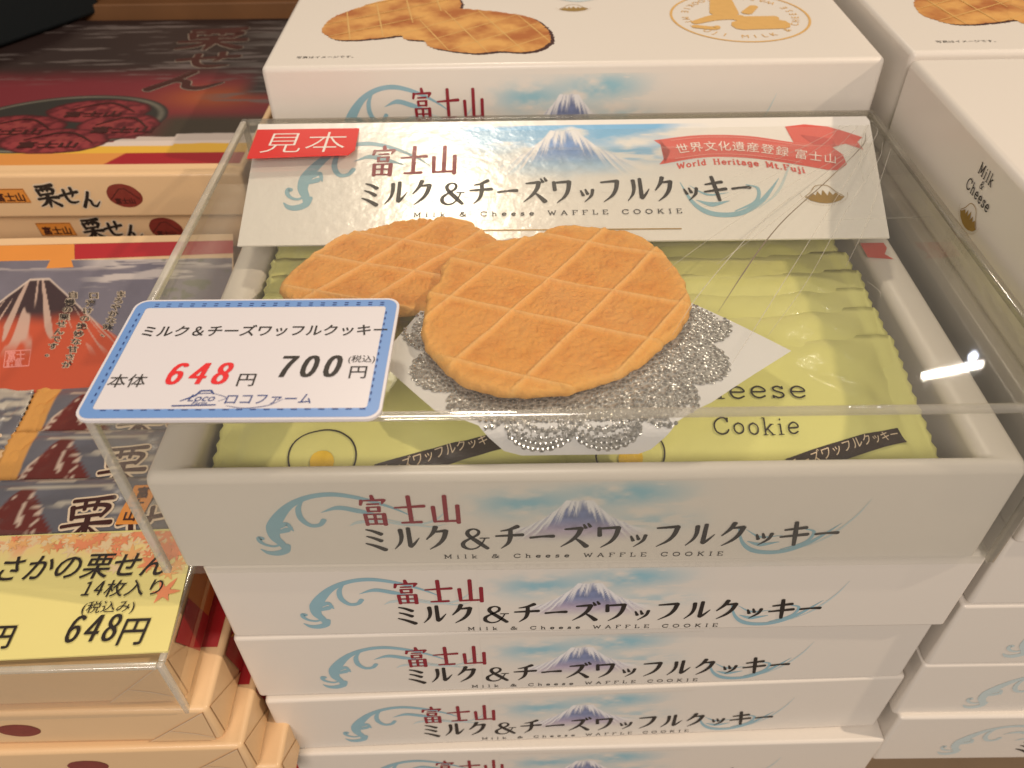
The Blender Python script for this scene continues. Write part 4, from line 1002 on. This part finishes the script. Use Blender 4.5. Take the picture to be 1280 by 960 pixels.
dup(k0, (-.1765, .0945, -.0706), (R(7), 0, R(-1)), 'blue printed cracker sachet just below the leaning red card')
# beige wrapped boxes carrying the sign
G_B = 'peach wrapped cracker boxes under the yellow sign'
def wrapped(label, x1, y0, z1, h, d, a, red=True, nut=-62):
    t = thing('wrapped_box', label, 'box', (x1, y0, z1-h), (0, 0, R(a)), G_B)
    box('wrapping', -.24, 0, 0, d, 0, h, M['beige'], t, .0022)
    f = frame((0, 0, h), (1, 0, 0), (0, 0, 1)); hm = h*1000
    s = frame((0, 0, h), (0, 1, 0), (0, 0, 1))
    V = [(-2, -1), (-26, -hm+1), (-2.5, -hm+1)]
    art('folded_flap', [poly(V[::-1] if False else V)], f, M['beige_d'], t, .00035)
    art('fold_crease', [stroke([(-2, -1.2), (-26, -hm+1.2)], [.35, .25]), stroke([(-17, -hm*.62), (-9, -hm*.72), (-2.5, -hm*.86)], [.35, .5, .3])], f, M['cream'], t, .0005)
    art('side_fold', [poly([(2, -1), (26, -hm+1), (2.5, -hm+1)])], s, M['beige_d'], t, .00035)
    tp = frame((0, 0, h), (1, 0, 0), (0, 1, 0))
    if not red:
        art('crimson_band', [poly([(-240, 24), (-2.4, 24), (-2.4, d*1000-3), (-240, d*1000-3)])], tp, M['crimson'], t, .0001)
        art('side_crimson_band', [poly([(26, -hm+1.5), (d*1000-3, -hm+1.5), (d*1000-3, -2.4), (22, -2.4)])], s, M['crimson'], t, .0005)
        art('side_yellow_line', [stroke([(30, -3), (40, -hm*.5), (60, -hm+3)], [.8, .9, .8])], s, M['yellow'], t, .0007)
    if red: art('orange_band', [poly([(-240, 26), (-2.4, 26), (-2.4, 48), (-240, 48)])], tp, M['orange'], t, .0001)
    if red: art('crimson_band', [poly([(-31, 9), (-2.4, 9), (-2.4, 26), (-31, 26)])], tp, M['crimson'], t, .00012)
    if red: art('side_orange_band', [poly([(26, -hm+1.5), (d*1000-3, -hm+1.5), (d*1000-3, -2.4), (26, -2.4)])], s, M['orange'], t, .0001)
    if red: art('side_crimson_band', [poly([(9, -2.4), (26, -2.4), (32, -hm+1.5), (18, -hm+1.5)])], s, M['crimson'], t, .0005)
    if nut: art('chestnut_print', [disc(nut, -hm*.52, 7.5, 4.6, wob=.012, seed=4)], f, M['maroon'], t, .0002)
    return t
wrapped('peach wrapped box directly under the yellow price sign', -.1355, -.0165, -.0735, .0262, .168, 1.2, True, 0)
wrapped('peach wrapped box second under the yellow price sign, with a dark oval print', -.1275, -.0200, -.0999, .0235, .17, .5, False, -70)
wrapped('peach wrapped box third under the yellow sign, with a reddish corner print', -.1205, -.0225, -.1236, .0235, .17, 1., False, -60)
wrapped('lowest peach wrapped box in the bottom left corner', -.1120, -.0205, -.1473, .0235, .17, .4, False, -50)
red = thing('red_box', 'dark red box side between the peach boxes and the white stack', 'box', (-.1265, .020, -.2500))
box('carton', -.05, 0, 0, .15, 0, .125, M['crimson'], red, .002)
art('yellow_line', [stroke([(4, 116), (30, 96), (60, 70)], [1., 1., 1.])], frame((0, 0, 0), (0, 1, 0), (0, 0, 1)), M['yellow'], red, .0002)
# clear holder and the yellow sign
hold = thing('acrylic_sign_holder', 'clear acrylic lid carrying the yellow price sign', 'cover', (-.134, -.020, -.1030), (0, 0, R(1.2)))
hx, hy, hz = .20, .066, .0335
plates('top_panel', [(-hx, -.0023, .0023, hy, hz-.002, hz)], A, hold)
plates('front_panel', [(-hx, -.0023, 0, .002, 0, hz-.0021)], A, hold)
plates('side_panel', [(-.002, 0, .0023, hy, 0, hz-.0021)], A, hold)
for a in [(-hx, -.0021, 0, .0021, hz-.002, hz), (-.002, 0, 0, .0021, 0, hz), (-.002, 0, .0022, hy, hz-.002, hz)]:
    bm_obj('edge_strip', bevel_box(*a, .0004, 2), M['acredge'], hold)
sign = thing('price_sign', 'yellow price sign with maple leaves on the clear holder at the left', 'price sign', (-.1345, -.0175, -.0693), (0, 0, R(1.5)))
GF = frame((0, 0, .0008), (1, 0, 0), (0, 1, 0))
sheet_solid('sign_card', [(-96, 1.0), (1.2, 2.4), (.2, 26), (-1.5, 52), (-96, 51)], GF, .0008, M['signy'], sign)
def maple(cx, cy, s, a):
    v = []
    for k in range(5):
        t = a+math.pi/2+(k-2)*R(58); r_ = s*(1 if k == 2 else .9 if k in (1, 3) else .68)
        v.append((cx+.30*s*math.cos(t-R(29)), cy+.30*s*math.sin(t-R(29))))
        v.append((cx+.62*r_*math.cos(t-R(11)), cy+.62*r_*math.sin(t-R(11)))); v.append((cx+r_*math.cos(t), cy+r_*math.sin(t))); v.append((cx+.62*r_*math.cos(t+R(11)), cy+.62*r_*math.sin(t+R(11))))
    t = a-math.pi/2; v.append((cx+.3*s*math.cos(t-.7), cy+.3*s*math.sin(t-.7))); v.append((cx+.75*s*math.cos(t), cy+.75*s*math.sin(t))); v.append((cx+.3*s*math.cos(t+.5), cy+.3*s*math.sin(t+.5)))
    v = [(min(max(x, -95.5), -.3), min(y, 50.8)) for x, y in v]
    n = len(v); return ([(cx, cy)]+v, [(0, 1+i, 1+(i+1) % n) for i in range(n)], 0)
lv = [[], [], []]
for i in range(120):
    x = -4-abs(random.gauss(0, 34)); y = 50.5-abs(random.gauss(0, 3.6+5.5*math.exp(x/22)))
    k = 2 if random.random() < .45-.004*x*.5 else (1 if random.random() < .55 else 0)
    lv[k].append(maple(x, y, random.uniform(2.4, 4.6), random.uniform(0, 6.28)))
for x, y, s_, a in ((-7, 34, 6, .4), (-6, 24.6, 6.5, -.5), (-14, 37, 5, 2.), (-3.6, 44, 5, 1.1), (-22, 41, 5, .2), (-11, 43, 6, 4)): lv[random.randint(0, 1)].append(maple(x, y, s_, a))
def sign_paint(X, Y):
    c = np.ones(X.shape+(3,))*np.array((.78, .70, .27)); n = fbm(X*.13, Y*.16, 3); n2 = fbm(X*.22+9, Y*.25, 3)
    k = sm(36, 48, Y+12*(n-.5)+8*np.exp(X/18)); c = mixc(c, (.82, .58, .36), k*.9); c = mixc(c, (.82, .36, .16), k*sm(.45, .65, n2)*.8); c = mixc(c, (.84, .68, .20), k*sm(.55, .4, n2)*.6); return c
painted('leaf_blush_picture', -95.8, -1.6, 28, 50.9, 200, 60, sign_paint, GF, paintmat('sign_picture', .4, .4, coat=.25), sign, .00003)
LM = [mat('red_leaf_print', (.80, .28, .13), .4, .4, coat=.25, var=.25, vscale=120), mat('orange_leaf_print', (.82, .44, .17), .4, .4, coat=.25, var=.25, vscale=120), mat('pale_leaf_print', (.80, .62, .36), .4, .4, coat=.25, var=.1, vscale=120)]
for k, nm in ((2, 'pale_leaf_print'), (1, 'orange_leaf_print'), (0, 'red_leaf_print')): art(nm, lv[k], GF, LM[k], sign, .00005+(2-k)*.0001)
art('product_lettering', [text('さかの栗せん', -68.5, 32.0, 11.8, sx=.865, shear=.12, bold=.008)], GF, M['black'], sign, .00045)
art('price_lettering', [*digits('14', -35.0, 24.2, 7.6, 3.9, .012, .1, .62), text('枚入り', -27.0, 24.0, 7.2, sx=.98, bold=.004, shear=.1), text('(税込み)', -32.2, 17.6, 5.0, sx=1.0), *digits('648', -35.2, 6.6, 13.2, 6.1, .018, .12, .56), text('円', -17, 5.8, 11.2, sx=.86, bold=.008, shear=.1), text('円', -59.2, 6.0, 9.6, sx=.9, bold=.012)], GF, M['black'], sign, .00045)

# ------------------------------------------------------------------ shelf and risers (setting)
def struct(o): o['kind'] = 'structure'; return o
ZF = -6*BH-.0005
struct(box('shelf', -.9, .9, -.045, .9, ZF-.02, ZF-.0005, M['shelf'], None, .001))
struct(box('shelf_riser', -.115, .40, .180, .34, ZF, .0015, M['shelf'], None, .001))
struct(box('lower_shelf_riser', -.42, -.135, .176, .40, ZF, -.0458, M['shelf'], None, .001))
struct(box('sample_riser', -.36, -.15, .02, .15, ZF, -.172, M['shelf'], None, .001))
struct(box('back_board', -.8, .8, .392, .41, ZF, .075, M['wood'], None, .001))
struct(box('back_ledge', -.8, -.13, .374, .3915, -.06, .006, M['wood'], None, .001))
struct(box('board_joint', -.262, -.256, .3895, .3925, .0, .074, M['dark'], None, 0))
dup(boxA, (.006, .001, -6*BH), (0, 0, 0), 'white printed gift box at the foot of the stack under the tray', G_MAIN)
